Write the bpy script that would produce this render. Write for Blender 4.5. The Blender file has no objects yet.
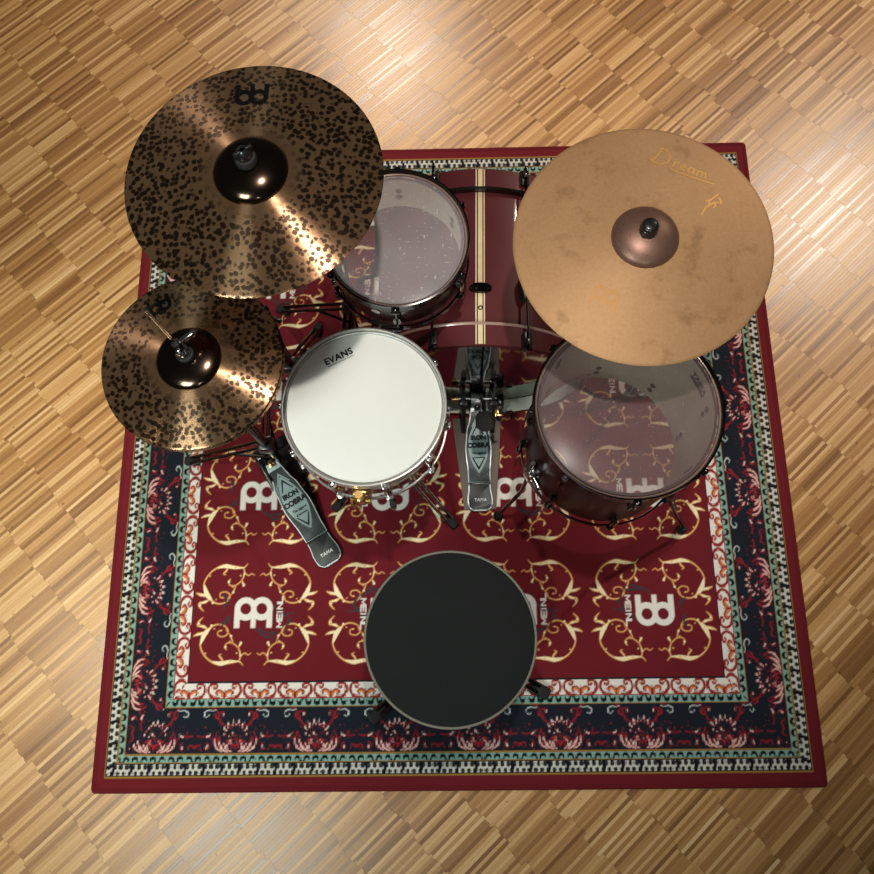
import bpy, bmesh, math, random
import numpy as np
from mathutils import Vector, Matrix
random.seed(7); rng = np.random.default_rng(7)
PI = math.pi
sc = bpy.context.scene
COL = sc.collection

# ------------------------------------------------------------------ helpers
def lin(v):
    v = v / 255.0
    return v / 12.92 if v <= 0.04045 else ((v + 0.055) / 1.055) ** 2.4
def rgb(r, g, b): return (lin(r), lin(g), lin(b), 1.0)

def smooth(me, ang=35):
    me.shade_smooth()
    try: me.set_sharp_from_angle(angle=math.radians(ang))
    except Exception: pass

def obj(name, bm, mat, parent=None, loc=None, rot=None, label=None, ang=35):
    me = bpy.data.meshes.new(name)
    bmesh.ops.recalc_face_normals(bm, faces=bm.faces)
    bm.to_mesh(me); bm.free()
    smooth(me, ang)
    me.materials.append(mat)
    o = bpy.data.objects.new(name, me); COL.objects.link(o)
    if parent is not None: o.parent = parent
    if loc is not None: o.location = loc
    if rot is not None: o.rotation_euler = rot
    if label: o['label'] = label
    return o

def thing(name, label, cat, loc=(0, 0, 0), rot=(0, 0, 0), group=None):
    o = bpy.data.objects.new(name, None); COL.objects.link(o)
    o.empty_display_size = 0.05
    o.location = loc; o.rotation_euler = rot
    o['label'] = label; o['category'] = cat
    if group: o['group'] = group
    return o

def copy_part(src, parent, rot=None, loc=None):
    c = src.copy(); COL.objects.link(c); c.parent = parent
    if rot is not None: c.rotation_euler = rot
    if loc is not None: c.location = loc
    for ch in list(src.children):
        d = ch.copy(); COL.objects.link(d); d.parent = c
    return c

def lathe(bm, prof, seg=96, closed=False, M=None):
    """revolve (r, z) points round Z; closed joins the last point to the first"""
    rings = []
    for r, z in prof:
        if r < 1e-6:
            v = Vector((0, 0, z)); v = M @ v if M else v
            rings.append([bm.verts.new(v)])
        else:
            ring = []
            for i in range(seg):
                a = 2 * PI * i / seg
                v = Vector((r * math.cos(a), r * math.sin(a), z)); v = M @ v if M else v
                ring.append(bm.verts.new(v))
            rings.append(ring)
    n = len(rings)
    for k in range(n if closed else n - 1):
        A, B = rings[k], rings[(k + 1) % n]
        for i in range(seg):
            j = (i + 1) % seg
            if len(A) == 1 and len(B) == 1: continue
            if len(A) == 1: bm.faces.new((A[0], B[i], B[j]))
            elif len(B) == 1: bm.faces.new((A[i], B[0], A[j]))
            else: bm.faces.new((A[i], B[i], B[j], A[j]))
    return bm

def tube(bm, pts, r, seg=14, caps=True, smooth_n=0):
    """a round tube along pts; r a number or one radius per point"""
    pts = [Vector(p) for p in pts]
    if smooth_n:
        P = [pts[0]] + pts + [pts[-1]]; out = []
        R = r if isinstance(r, (list, tuple)) else [r] * len(pts)
        R2 = []
        for i in range(1, len(P) - 2):
            for k in range(smooth_n):
                t = k / smooth_n
                a, b, c, d = P[i - 1], P[i], P[i + 1], P[i + 2]
                out.append(0.5 * ((2 * b) + (c - a) * t + (2 * a - 5 * b + 4 * c - d) * t * t + (3 * b - a - 3 * c + d) * t ** 3))
                R2.append(R[i - 1] + (R[min(i, len(R) - 1)] - R[i - 1]) * t)
        out.append(pts[-1]); R2.append(R[-1]); pts, r = out, R2
    n = len(pts)
    R = list(r) if isinstance(r, (list, tuple)) else [r] * n
    t0 = (pts[1] - pts[0]).normalized()
    u = t0.orthogonal().normalized()
    rings = []
    for i in range(n):
        if i == 0: t = t0
        elif i == n - 1: t = (pts[-1] - pts[-2]).normalized()
        else: t = ((pts[i] - pts[i - 1]).normalized() + (pts[i + 1] - pts[i]).normalized()).normalized()
        u = (u - t * u.dot(t)).normalized(); w = t.cross(u)
        rings.append([bm.verts.new(pts[i] + R[i] * (math.cos(2 * PI * k / seg) * u + math.sin(2 * PI * k / seg) * w)) for k in range(seg)])
    for a, b in zip(rings, rings[1:]):
        for k in range(seg):
            bm.faces.new((a[k], a[(k + 1) % seg], b[(k + 1) % seg], b[k]))
    if caps:
        bm.faces.new(rings[0][::-1]); bm.faces.new(rings[-1])
    return bm

def box(bm, c, s, M=None, bev=0.0):
    """box of size s centred on c, edges rounded by bev, then transformed by M"""
    b2 = bmesh.new()
    bmesh.ops.create_cube(b2, size=1.0)
    for v in b2.verts: v.co = Vector((v.co.x * s[0] + c[0], v.co.y * s[1] + c[1], v.co.z * s[2] + c[2]))
    if bev > 0:
        bmesh.ops.bevel(b2, geom=list(b2.edges), offset=bev, segments=2, affect='EDGES', profile=0.5)
    if M is not None: bmesh.ops.transform(b2, matrix=M, verts=b2.verts)
    me = bpy.data.meshes.new('tmp'); b2.to_mesh(me); b2.free(); bm.from_mesh(me); bpy.data.meshes.remove(me)
    return bm

def prism(bm, outline, z0, z1, zf=None, bev=0.0, M=None):
    """flat outline [(x, y)] raised from z0 to z1; zf(x, y) is added to z; the top edge bevelled"""
    b2 = bmesh.new()
    top = [b2.verts.new((x, y, z1)) for x, y in outline]
    bot = [b2.verts.new((x, y, z0)) for x, y in outline]
    ft = b2.faces.new(top); b2.faces.new(bot[::-1])
    n = len(top)
    for i in range(n):
        j = (i + 1) % n
        b2.faces.new((top[i], bot[i], bot[j], top[j]))
    if bev > 0: bmesh.ops.bevel(b2, geom=list(ft.edges), offset=bev, segments=2, affect='EDGES', profile=0.6)
    if zf:
        for v in b2.verts: v.co.z += zf(v.co.x, v.co.y)
    if M is not None: bmesh.ops.transform(b2, matrix=M, verts=b2.verts)
    me = bpy.data.meshes.new('tmp'); b2.to_mesh(me); b2.free(); bm.from_mesh(me); bpy.data.meshes.remove(me)
    return bm

def cyl(bm, a, b, r, seg=16):
    return tube(bm, [a, b], r, seg)

def Rz(a): return Matrix.Rotation(a, 4, 'Z')
def T(*v): return Matrix.Translation(Vector(v))

# lettering: curve text turned to a thin mesh, laid on a surface by a mapping
def lettering(name, text, size, M, mat, parent, zf=None, lift=0.0005, shear=0.0, bold=0.0, spacing=1.0, label=None):
    cu = bpy.data.curves.new('txt', 'FONT'); cu.body = text; cu.size = size
    cu.align_x = 'CENTER'; cu.align_y = 'CENTER'; cu.shear = shear; cu.offset = bold; cu.space_character = spacing
    cu.resolution_u = 3; cu.extrude = 0.0002
    to = bpy.data.objects.new('txt', cu); COL.objects.link(to)
    dg = bpy.context.evaluated_depsgraph_get(); dg.update()
    me = bpy.data.meshes.new_from_object(to.evaluated_get(dg))
    bpy.data.objects.remove(to); bpy.data.curves.remove(cu)
    me.transform(M)
    if zf:
        for v in me.vertices: v.co.z += zf(v.co.x, v.co.y) + lift
    me.name = name; me.materials.clear(); me.materials.append(mat)
    o = bpy.data.objects.new(name, me); COL.objects.link(o); o.parent = parent
    if label: o['label'] = label
    return o

# a mark painted on a surface: cells of a fine grid where mask(x, y) is true, draped by zf
def mark(name, mask, bounds, res, zf, mat, parent, M=None, lift=0.0005, label=None):
    x0, y0, x1, y1 = bounds
    nx, ny = int((x1 - x0) / res), int((y1 - y0) / res)
    bm = bmesh.new(); vs = {}
    def vert(i, j):
        if (i, j) not in vs:
            p = Vector((x0 + i * res, y0 + j * res, 0))
            if M is not None: p = M @ p
            p.z += zf(p.x, p.y) + lift
            vs[(i, j)] = bm.verts.new(p)
        return vs[(i, j)]
    for i in range(nx):
        for j in range(ny):
            if mask(x0 + (i + .5) * res, y0 + (j + .5) * res):
                bm.faces.new((vert(i, j), vert(i + 1, j), vert(i + 1, j + 1), vert(i, j + 1)))
    return obj(name, bm, mat, parent, label=label)

def twin_loop(x, y):
    """emblem of two joined rings on three legs, unit: ring radius 1, centred, legs down"""
    y = y - 0.22
    d1 = math.hypot(x + .74, y); d2 = math.hypot(x - .74, y)
    if d1 < .48 or d2 < .48: return False
    if d1 < 1.0 or d2 < 1.0: return True
    if -1.72 < y < 0:
        return (-1.74 < x < -1.24) or (-.22 < x < .22) or (1.24 < x < 1.74)
    return False

# ------------------------------------------------------------------ materials
def mat(name):
    m = bpy.data.materials.new(name); m.use_nodes = True
    nt = m.node_tree; b = nt.nodes['Principled BSDF']
    return m, nt, b

class N:
    """short hand for building node graphs"""
    def __init__(s, nt): s.nt = nt
    def node(s, t, **k):
        n = s.nt.nodes.new(t)
        for a, v in k.items(): setattr(n, a, v)
        return n
    def link(s, a, b): s.nt.links.new(a, b)
    def put(s, sock, v):
        if isinstance(v, bpy.types.NodeSocket): s.link(v, sock)
        else: sock.default_value = v
    def math(s, op, a, b=0.0, c=0.0, clamp=False):
        n = s.node('ShaderNodeMath', operation=op); n.use_clamp = clamp
        s.put(n.inputs[0], a); s.put(n.inputs[1], b); s.put(n.inputs[2], c)
        return n.outputs[0]
    def mix(s, f, a, b):
        n = s.node('ShaderNodeMix', data_type='RGBA'); s.put(n.inputs[0], f); s.put(n.inputs[6], a); s.put(n.inputs[7], b)
        return n.outputs[2]
    def mul(s, f, a, b):
        n = s.node('ShaderNodeMix', data_type='RGBA', blend_type='MULTIPLY'); s.put(n.inputs[0], f); s.put(n.inputs[6], a); s.put(n.inputs[7], b)
        return n.outputs[2]
    def noise(s, vec, scale, detail=2.0, rough=0.5, dist=0.0):
        n = s.node('ShaderNodeTexNoise'); s.put(n.inputs['Vector'], vec)
        n.inputs['Scale'].default_value = scale; n.inputs['Detail'].default_value = detail
        n.inputs['Roughness'].default_value = rough; n.inputs['Distortion'].default_value = dist
        return n.outputs['Fac']
    def ramp(s, f, stops, interp='LINEAR'):
        n = s.node('ShaderNodeValToRGB'); s.put(n.inputs[0], f); cr = n.color_ramp; cr.interpolation = interp
        while len(cr.elements) < len(stops): cr.elements.new(0.5)
        for e, (p, c) in zip(cr.elements, stops): e.position = p; e.color = c if len(c) == 4 else (*c, 1)
        return n.outputs[0]
    def white(s, v, dim='1D'):
        n = s.node('ShaderNodeTexWhiteNoise', noise_dimensions=dim); s.put(n.inputs['W' if dim == '1D' else 'Vector'], v)
        return n.outputs['Value']
    def bump(s, h, strength, dist=0.001):
        n = s.node('ShaderNodeBump'); n.inputs['Strength'].default_value = strength; n.inputs['Distance'].default_value = dist
        s.put(n.inputs['Height'], h); return n.outputs['Normal']
    def objco(s): return s.node('ShaderNodeTexCoord').outputs['Object']

def plain(name, col, rough=0.5, metal=0.0, spec=0.5, coat=0.0, var=0.06, scale=60, bump=0.0):
    m, nt, b = mat(name); n = N(nt); co = n.objco()
    f = n.noise(co, scale, 3)
    lo = tuple(c * (1 - var * 2) for c in col[:3]) + (1,); hi = tuple(min(1, c * (1 + var * 2)) for c in col[:3]) + (1,)
    n.put(b.inputs['Base Color'], n.mix(f, lo, hi))
    b.inputs['Metallic'].default_value = metal
    n.put(b.inputs['Roughness'], n.math('MULTIPLY_ADD', f, 0.12 * rough, rough * 0.94))
    b.inputs['Specular IOR Level'].default_value = spec
    b.inputs['Coat Weight'].default_value = coat; b.inputs['Coat Roughness'].default_value = 0.08
    if bump: n.put(b.inputs['Normal'], n.bump(f, bump))
    return m

SATIN = plain('satin_chrome', rgb(214, 212, 205), .26, .7, var=.03)
CHROME = plain('chrome', rgb(205, 205, 205), 0.10, 1.0, var=0.03)
NICKEL = plain('black_nickel', rgb(64, 62, 62), 0.16, 1.0, var=0.05)
BLACKM = plain('black_metal', rgb(24, 25, 26), 0.3, 0.0, 0.5, coat=0.3)
RUBBER = plain('black_rubber', rgb(27, 28, 29), 0.75, 0.0, 0.3, bump=0.1)
FELT = plain('grey_felt', rgb(52, 50, 48), 0.95, 0.0, 0.1, bump=0.3, scale=400)
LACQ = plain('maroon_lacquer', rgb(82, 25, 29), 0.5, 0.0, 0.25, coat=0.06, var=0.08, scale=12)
LACQ_SHADE = plain('shaded_maroon_lacquer', rgb(42, 15, 16), 0.3, 0.0, 0.12, coat=0.0, var=0.06, scale=12)  # same maroon lacquer, darkened to paint in the shade on the tom shells
CREAM = plain('cream_inlay', rgb(226, 200, 160), 0.4, 0.0, 0.5, coat=0.3)
DARKIN = plain('dark_inlay', rgb(40, 20, 18), 0.4, 0.0, 0.5, coat=0.3)
HOOPIN = plain('pale_hoop_inside', rgb(232, 234, 212), 0.5, 0.0, 0.3)
HOOP_GLINT = plain('glint_hoop_edge', rgb(165, 132, 120), 0.28, 0.0, 0.5, coat=0.6)  # light caught by the batter hoop's bevel, painted in as a pale colour
BLACKLQ = plain('black_lacquer', rgb(16, 15, 15), 0.14, 0.0, 0.5, coat=0.8)
INNER_SHADE = plain('shaded_shell_inside', rgb(186, 178, 158), .6, 0, .3, var=.05, scale=25)  # pale shell inside darkened, the ride cymbal's shadow put into its colour
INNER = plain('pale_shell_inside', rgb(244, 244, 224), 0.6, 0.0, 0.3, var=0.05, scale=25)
ALU = plain('pedal_silver', rgb(176, 184, 182), 0.38, 0.45, var=0.05)
ALUD = plain('dull_pedal_grey', rgb(70, 78, 78), .45, .4, .4)
INNERRING = plain('snare_rim_grey', rgb(186, 184, 180), .35, .3)
WARMALU = plain('warm_aluminium', rgb(205, 172, 156), .32, .6)
PEDBLK = plain('pedal_black', rgb(34, 40, 41), 0.42, 0.25, 0.5, var=0.1, scale=200)
PEDGRY = plain('pedal_medallion_grey', rgb(132, 148, 147), 0.42, 0.35, 0.5, var=0.06)
PLATEB = plain('brown_grey_plate', rgb(92, 82, 74), 0.5, 0.4, 0.4, var=0.08)
INK = plain('black_ink', rgb(14, 15, 16), 0.6, 0.0, 0.3)
INKGREY = plain('grey_ink', rgb(120, 116, 112), 0.6, 0.0, 0.3)
WHITEINK = plain('white_ink', rgb(214, 214, 208), 0.5, 0.0, 0.4)
BRASS = plain('brass', rgb(214, 176, 112), 0.22, 1.0)
PAD = plain('charcoal_damper_cloth', rgb(26, 28, 31), 0.9, 0.0, 0.2, bump=0.3, scale=150)
PIPING = plain('grey_piping', rgb(112, 108, 96), 0.6, 0.0, 0.3, bump=0.2, scale=500)
YELLOWINK = plain('yellow_varnish', rgb(206, 152, 80), 0.4, 0.15, 0.4)
OCHREINK = plain('faded_ochre_varnish', rgb(162, 118, 70), 0.5, 0.38, 0.4)
CYMINK = plain('black_cymbal_ink', rgb(8, 7, 7), 0.7, 0.0, 0.12)

def fabric():
    m, nt, b = mat('black_seat_fabric'); n = N(nt); co = n.objco()
    f = n.noise(co, 900, 2); g = n.noise(co, 14, 3)
    n.put(b.inputs['Base Color'], n.mix(f, rgb(13, 14, 14), rgb(28, 29, 29)))
    n.put(b.inputs['Roughness'], n.math('MULTIPLY_ADD', g, .1, .85))
    b.inputs['Specular IOR Level'].default_value = 0.25
    b.inputs['Sheen Weight'].default_value = 0.03
    n.put(b.inputs['Normal'], n.bump(f, .5, .0006)); return m
FABRIC = fabric()

def coated():
    m, nt, b = mat('white_coated_head'); n = N(nt); co = n.objco()
    f = n.noise(co, 40, 4); g = n.noise(co, 700, 1)
    c = n.mix(n.math('GREATER_THAN', n.noise(co, 26, 5, .65), .74), rgb(226, 225, 218), rgb(196, 190, 182))
    n.put(b.inputs['Base Color'], n.mul(.25, c, n.mix(f, (.85, .85, .84, 1), (1, 1, 1, 1))))
    b.inputs['Roughness'].default_value = .7; b.inputs['Specular IOR Level'].default_value = .3
    n.put(b.inputs['Normal'], n.bump(g, .15, .0003)); return m
COATED = coated()

def clear_head(name, haze, hcol, scratch=0.5):
    """clear plastic film: mostly see-through, a little haze, stick scuffs, a glossy face"""
    m, nt, b = mat(name); n = N(nt); co = n.objco()
    b.inputs['Base Color'].default_value = hcol; b.inputs['Roughness'].default_value = .5
    b.inputs['Specular IOR Level'].default_value = .2
    tr = n.node('ShaderNodeBsdfTransparent'); tr.inputs[0].default_value = (.96, .95, .95, 1)
    tl = n.node('ShaderNodeBsdfTranslucent'); tl.inputs[0].default_value = hcol
    # scuffs: short bright strokes gathered toward the middle
    st = n.node('ShaderNodeMapping'); st.inputs['Scale'].default_value = (38, 150, 1); st.inputs['Rotation'].default_value = (0, 0, .7); n.link(co, st.inputs[0])
    st2 = n.node('ShaderNodeMapping'); st2.inputs['Scale'].default_value = (150, 34, 1); st2.inputs['Rotation'].default_value = (0, 0, .35); n.link(co, st2.inputs[0])
    s1 = n.math('GREATER_THAN', n.noise(st.outputs[0], 1, 2), .705); s2 = n.math('GREATER_THAN', n.noise(st2.outputs[0], 1, 2), .71)
    sp = n.math('GREATER_THAN', n.noise(co, 190, 1), .72)
    sx = n.math('MULTIPLY', n.math('MAXIMUM', n.math('MAXIMUM', s1, s2), sp), scratch)
    cloud = n.math('MULTIPLY_ADD', n.noise(co, 9, 4), .16, haze - .08)
    fac = n.math('MAXIMUM', cloud, sx, clamp=True)
    hz = n.node('ShaderNodeMixShader'); hz.inputs[0].default_value = .35; n.link(b.outputs[0], hz.inputs[1]); n.link(tl.outputs[0], hz.inputs[2])
    m1 = n.node('ShaderNodeMixShader'); n.put(m1.inputs[0], fac); n.link(tr.outputs[0], m1.inputs[1]); n.link(hz.outputs[0], m1.inputs[2])
    gl = n.node('ShaderNodeBsdfGlossy'); gl.inputs['Roughness'].default_value = .22
    fr = n.node('ShaderNodeFresnel'); fr.inputs['IOR'].default_value = 1.45
    m2 = n.node('ShaderNodeMixShader'); n.put(m2.inputs[0], n.math('MULTIPLY', fr.outputs[0], .16)); n.link(m1.outputs[0], m2.inputs[1]); n.link(gl.outputs[0], m2.inputs[2])
    n.link(m2.outputs[0], nt.nodes['Material Output'].inputs['Surface']); return m
CLEARF = clear_head('clear_floor_tom_film', .32, rgb(176, 150, 150), .5)
CLEAR = clear_head('clear_batter_film', .36, rgb(236, 220, 222), .72)
CLEARB = clear_head('clear_bottom_film', .14, rgb(176, 166, 166), 0.0)
SMOKED = plain('smoked_glossy_head', rgb(22, 25, 28), .04, 0.0, 1.0, coat=1.0, var=.03)
SMOKED.node_tree.nodes['Principled BSDF'].inputs['IOR'].default_value = 1.55

def cymbal_mat(name, base, spotcol, scale, rough, aniso, hammer, spot_hi, grooves=1.0):
    m, nt, b = mat(name); n = N(nt); co = n.objco()
    v = n.node('ShaderNodeTexVoronoi', feature='F1'); v.inputs['Scale'].default_value = scale; v.inputs['Randomness'].default_value = .9
    wv = n.node('ShaderNodeVectorMath', operation='MULTIPLY_ADD')
    nz = n.node('ShaderNodeTexNoise'); nz.inputs['Scale'].default_value = 130; n.link(co, nz.inputs[0])
    n.link(nz.outputs['Color'], wv.inputs[0]); wv.inputs[1].default_value = (.006, .006, 0); n.link(co, wv.inputs[2])
    n.link(wv.outputs[0], v.inputs['Vector'])
    d = v.outputs['Distance']
    spot = n.ramp(d, [(0.0, (1, 1, 1)), (spot_hi * .72, (1, 1, 1)), (spot_hi, (0, 0, 0)), (1, (0, 0, 0))])
    sep = n.node('ShaderNodeSeparateXYZ'); n.link(co, sep.inputs[0])
    rad = n.math('SQRT', n.math('ADD', n.math('POWER', sep.outputs[0], 2.0), n.math('POWER', sep.outputs[1], 2.0)))
    inner = n.math('MULTIPLY', n.math('SUBTRACT', rad, .07), 40, clamp=True)
    spotf = n.math('MULTIPLY', spot, inner)
    cl = n.noise(co, 12, 4)
    bc = n.mix(cl, tuple(c * .75 for c in base[:3]) + (1,), tuple(min(1, c * 1.2) for c in base[:3]) + (1,))
    n.put(b.inputs['Base Color'], n.mix(n.math('MULTIPLY', spotf, .9), bc, spotcol))
    b.inputs['Metallic'].default_value = .86
    n.put(b.inputs['Roughness'], n.math('MULTIPLY_ADD', spotf, .12, rough))
    b.inputs['Anisotropic'].default_value = aniso
    tg = n.node('ShaderNodeTangent', direction_type='RADIAL', axis='Z'); n.link(tg.outputs[0], b.inputs['Tangent'])
    b.inputs['Anisotropic Rotation'].default_value = .25
    gro = n.node('ShaderNodeTexNoise', noise_dimensions='1D'); n.put(gro.inputs['W'], rad); gro.inputs['Scale'].default_value = 900; gro.inputs['Detail'].default_value = 2
    h = n.math('ADD', n.math('MULTIPLY', d, hammer), n.math('MULTIPLY', gro.outputs['Fac'], .10 * grooves))
    n.put(b.inputs['Normal'], n.bump(h, .05, .0012))
    return m
BRONZE = cymbal_mat('hammered_dark_bronze', rgb(166, 127, 94), rgb(28, 20, 15), 100, .27, .985, 1.0, .56)
BELLBR = plain('polished_dark_bronze', rgb(90, 73, 61), .15, 1.0, var=.06, scale=9)

def ride_mat():
    m, nt, b = mat('raw_sand_bronze'); n = N(nt); co = n.objco()
    f = n.noise(co, 7, 5, .6); g = n.noise(co, 160, 3); h = n.noise(co, 16, 6, .65)
    c = n.mix(f, rgb(168, 126, 86), rgb(194, 152, 106))
    c = n.mix(n.math('MULTIPLY', n.math('SUBTRACT', h, .56), 5, clamp=True), c, rgb(140, 102, 66))
    c = n.mul(.35, c, n.mix(g, rgb(150, 130, 110), (1, 1, 1, 1)))
    n.put(b.inputs['Base Color'], c); b.inputs['Metallic'].default_value = .38
    n.put(b.inputs['Roughness'], n.math('MULTIPLY_ADD', f, .15, .50)); b.inputs['Anisotropic'].default_value = .3
    tg = n.node('ShaderNodeTangent', direction_type='RADIAL', axis='Z'); n.link(tg.outputs[0], b.inputs['Tangent']); b.inputs['Anisotropic Rotation'].default_value = .25
    n.put(b.inputs['Normal'], n.bump(g, .15, .0008)); return m
RIDE = ride_mat()
def ride_bell():
    m, nt, b = mat('unlathed_brown_bell'); n = N(nt); co = n.objco()
    f = n.noise(co, 30, 4); g = n.noise(co, 260, 2)
    c = n.mix(f, rgb(112, 84, 70), rgb(142, 106, 90))
    c = n.mix(n.math('GREATER_THAN', g, .68), c, rgb(58, 44, 38))
    n.put(b.inputs['Base Color'], c); b.inputs['Metallic'].default_value = .6; b.inputs['Roughness'].default_value = .42
    n.put(b.inputs['Normal'], n.bump(g, .15, .0008)); return m
RBELL = ride_bell()

def parquet():
    m, nt, b = mat('oak_strip_parquet'); n = N(nt); co = n.objco()
    mp = n.node('ShaderNodeMapping'); mp.inputs['Rotation'].default_value = (0, 0, math.radians(-42.5)); n.link(co, mp.inputs[0])
    sep = n.node('ShaderNodeSeparateXYZ'); n.link(mp.outputs[0], sep.inputs[0]); u, v = sep.outputs[0], sep.outputs[1]
    L, W = .165, .0098
    grp = n.math('FLOOR', n.math('DIVIDE', v, .062))
    uo = n.math('ADD', n.math('DIVIDE', u, L), n.math('MULTIPLY', n.white(grp), .10))
    vs = n.math('DIVIDE', v, W)
    vi = n.math('FLOOR', vs)
    uo = n.math('ADD', uo, n.math('MULTIPLY', n.white(n.math('ADD', vi, 31.7)), .045))
    ui = n.math('FLOOR', uo)
    key = n.node('ShaderNodeCombineXYZ'); n.link(ui, key.inputs[0]); n.link(vi, key.inputs[1])
    w = n.white(key.outputs[0], '3D')
    key2 = n.node('ShaderNodeCombineXYZ'); n.link(ui, key2.inputs[0]); n.link(grp, key2.inputs[1]); key2.inputs[2].default_value = 5
    wb = n.white(key2.outputs[0], '3D')
    tone = n.math('ADD', n.math('MULTIPLY', w, .9), n.math('MULTIPLY', wb, .1))
    c = n.ramp(tone, [(.0, rgb(128, 87, 50)), (.22, rgb(160, 114, 67)), (.55, rgb(186, 138, 84)), (.75, rgb(206, 160, 104)), (.95, rgb(222, 180, 126)), (1.0, rgb(236, 198, 148))])
    gm = n.node('ShaderNodeMapping'); gm.inputs['Scale'].default_value = (14, 420, 1); n.link(mp.outputs[0], gm.inputs[0])
    ga = n.node('ShaderNodeVectorMath', operation='ADD'); n.link(gm.outputs[0], ga.inputs[0])
    cw = n.node('ShaderNodeCombineXYZ'); n.link(n.math('MULTIPLY', w, 50), cw.inputs[0]); n.link(cw.outputs[0], ga.inputs[1])
    gr = n.noise(ga.outputs[0], 1, 4, .6)
    c = n.mul(.55, c, n.mix(gr, (.62, .58, .54, 1), (1.25, 1.25, 1.25, 1)))
    fl = n.noise(co, 240, 2)
    c = n.mul(.35, c, n.mix(fl, (.45, .42, .40, 1), (1.45, 1.45, 1.45, 1)))
    knot = n.math('GREATER_THAN', n.noise(co, 55, 1), .765)
    c = n.mix(n.math('MULTIPLY', knot, .55), c, rgb(70, 44, 26))
    fu = n.math('FRACT', uo); fv = n.math('FRACT', vs)
    e1 = n.math('LESS_THAN', fu, .009); e2 = n.math('LESS_THAN', fv, .09)
    e2 = n.math('MULTIPLY', e2, n.math('MULTIPLY_ADD', n.white(n.math('ADD', n.math('MULTIPLY', ui, 3.1), vi)), .45, .1))
    gap = n.math('MAXIMUM', n.math('MULTIPLY', e1, .42), e2)
    c = n.mix(gap, c, rgb(74, 46, 24))
    n.put(b.inputs['Base Color'], c)
    n.put(b.inputs['Roughness'], n.math('MULTIPLY_ADD', w, .12, .30))
    b.inputs['Specular IOR Level'].default_value = .52
    tilt = n.math('ADD', n.math('MULTIPLY', gap, -1.0), n.math('MULTIPLY', gr, .25))
    n.put(b.inputs['Normal'], n.bump(tilt, .35, .0008)); return m
PARQUET = parquet()

def rug_mat():
    m, nt, b = mat('printed_rug_pile'); n = N(nt); co = n.objco()
    at = n.node('ShaderNodeAttribute', attribute_name='pile_colour')
    f = n.noise(co, 520, 2); g = n.noise(co, 90, 2)
    n.put(b.inputs['Base Color'], n.mul(.6, at.outputs['Color'], n.mix(f, (.45, .45, .45, 1), (1.5, 1.5, 1.5, 1))))
    n.put(b.inputs['Roughness'], n.math('MULTIPLY_ADD', g, .06, .9)); b.inputs['Specular IOR Level'].default_value = .15
    b.inputs['Sheen Weight'].default_value = .05
    n.put(b.inputs['Normal'], n.bump(f, .5, .001)); return m
RUGM = rug_mat()
BINDING = plain('dark_red_binding', rgb(98, 24, 32), .9, 0, .15, bump=.4, scale=500)

# ------------------------------------------------------------------ floor
bm = bmesh.new()
vs = [bm.verts.new(p) for p in ((-5, -4.5, 0), (5, -4.5, 0), (5, 6, 0), (-5, 6, 0))]
bm.faces.new(vs)
fo = obj('floor', bm, PARQUET); fo['kind'] = 'structure'

# ------------------------------------------------------------------ rug: pattern drawn as pile colour
def s(r, g, b): return np.array([lin(r), lin(g), lin(b)])
MAROON = s(102, 25, 33); NAVY = s(24, 29, 39); BLK = s(19, 21, 26); TEAL = s(126, 164, 154); WHT = s(222, 216, 208)
GOLD = s(146, 110, 52); RED = s(150, 34, 42); PINK = s(222, 186, 180); ORNG = s(204, 122, 66); CRM = s(240, 220, 178); BROWNG = s(186, 118, 58)
SS = 4; PX = .0025; HP = PX / SS

class Tile:
    """a piece of pattern: metres, x right, y up, drawn four times too fine and averaged"""
    def __init__(t, w, h, col):
        t.nx, t.ny = int(round(w / PX)) * SS, int(round(h / PX)) * SS
        t.w, t.h = t.nx * HP, t.ny * HP
        t.img = np.empty((t.ny, t.nx, 3)); t.img[:] = col
    def seg(t, a, b, ra, rb, col):
        m = max(ra, rb) + HP
        i0 = max(0, int((min(a[0], b[0]) - m) / HP)); i1 = min(t.nx, int((max(a[0], b[0]) + m) / HP) + 2)
        j0 = max(0, int((min(a[1], b[1]) - m) / HP)); j1 = min(t.ny, int((max(a[1], b[1]) + m) / HP) + 2)
        if i1 <= i0 or j1 <= j0: return
        X, Y = np.meshgrid((np.arange(i0, i1) + .5) * HP, (np.arange(j0, j1) + .5) * HP)
        dx, dy = b[0] - a[0], b[1] - a[1]; L = dx * dx + dy * dy
        k = np.clip(((X - a[0]) * dx + (Y - a[1]) * dy) / L, 0, 1) if L > 0 else np.zeros_like(X)
        d = np.hypot(X - a[0] - k * dx, Y - a[1] - k * dy)
        t.img[j0:j1, i0:i1][d < ra + (rb - ra) * k] = col
    def disc(t, c, r, col): t.seg(c, c, r, r, col)
    def line(t, pts, r, col):
        R = r if isinstance(r, (list, tuple)) else [r] * len(pts)
        for i in range(len(pts) - 1): t.seg(pts[i], pts[i + 1], R[i], R[i + 1], col)
    def curve(t, pts, r, col, n=8):
        R = list(r) if isinstance(r, (list, tuple)) else [r] * len(pts)
        P = [pts[0]] + list(pts) + [pts[-1]]; out, ro = [], []
        for i in range(1, len(P) - 2):
            for k in range(n):
                u = k / n; q = []
                for c in (0, 1):
                    a, b, d, e = P[i - 1][c], P[i][c], P[i + 1][c], P[i + 2][c]
                    q.append(.5 * (2 * b + (d - a) * u + (2 * a - 5 * b + 4 * d - e) * u * u + (3 * b - a - 3 * d + e) * u ** 3))
                out.append(tuple(q)); ro.append(R[i - 1] + (R[i] - R[i - 1]) * u)
        out.append(pts[-1]); ro.append(R[-1])
        t.line(out, ro, col)
    def done(t): return t.img.reshape(t.ny // SS, SS, t.nx // SS, SS, 3).mean((1, 3))

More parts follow.
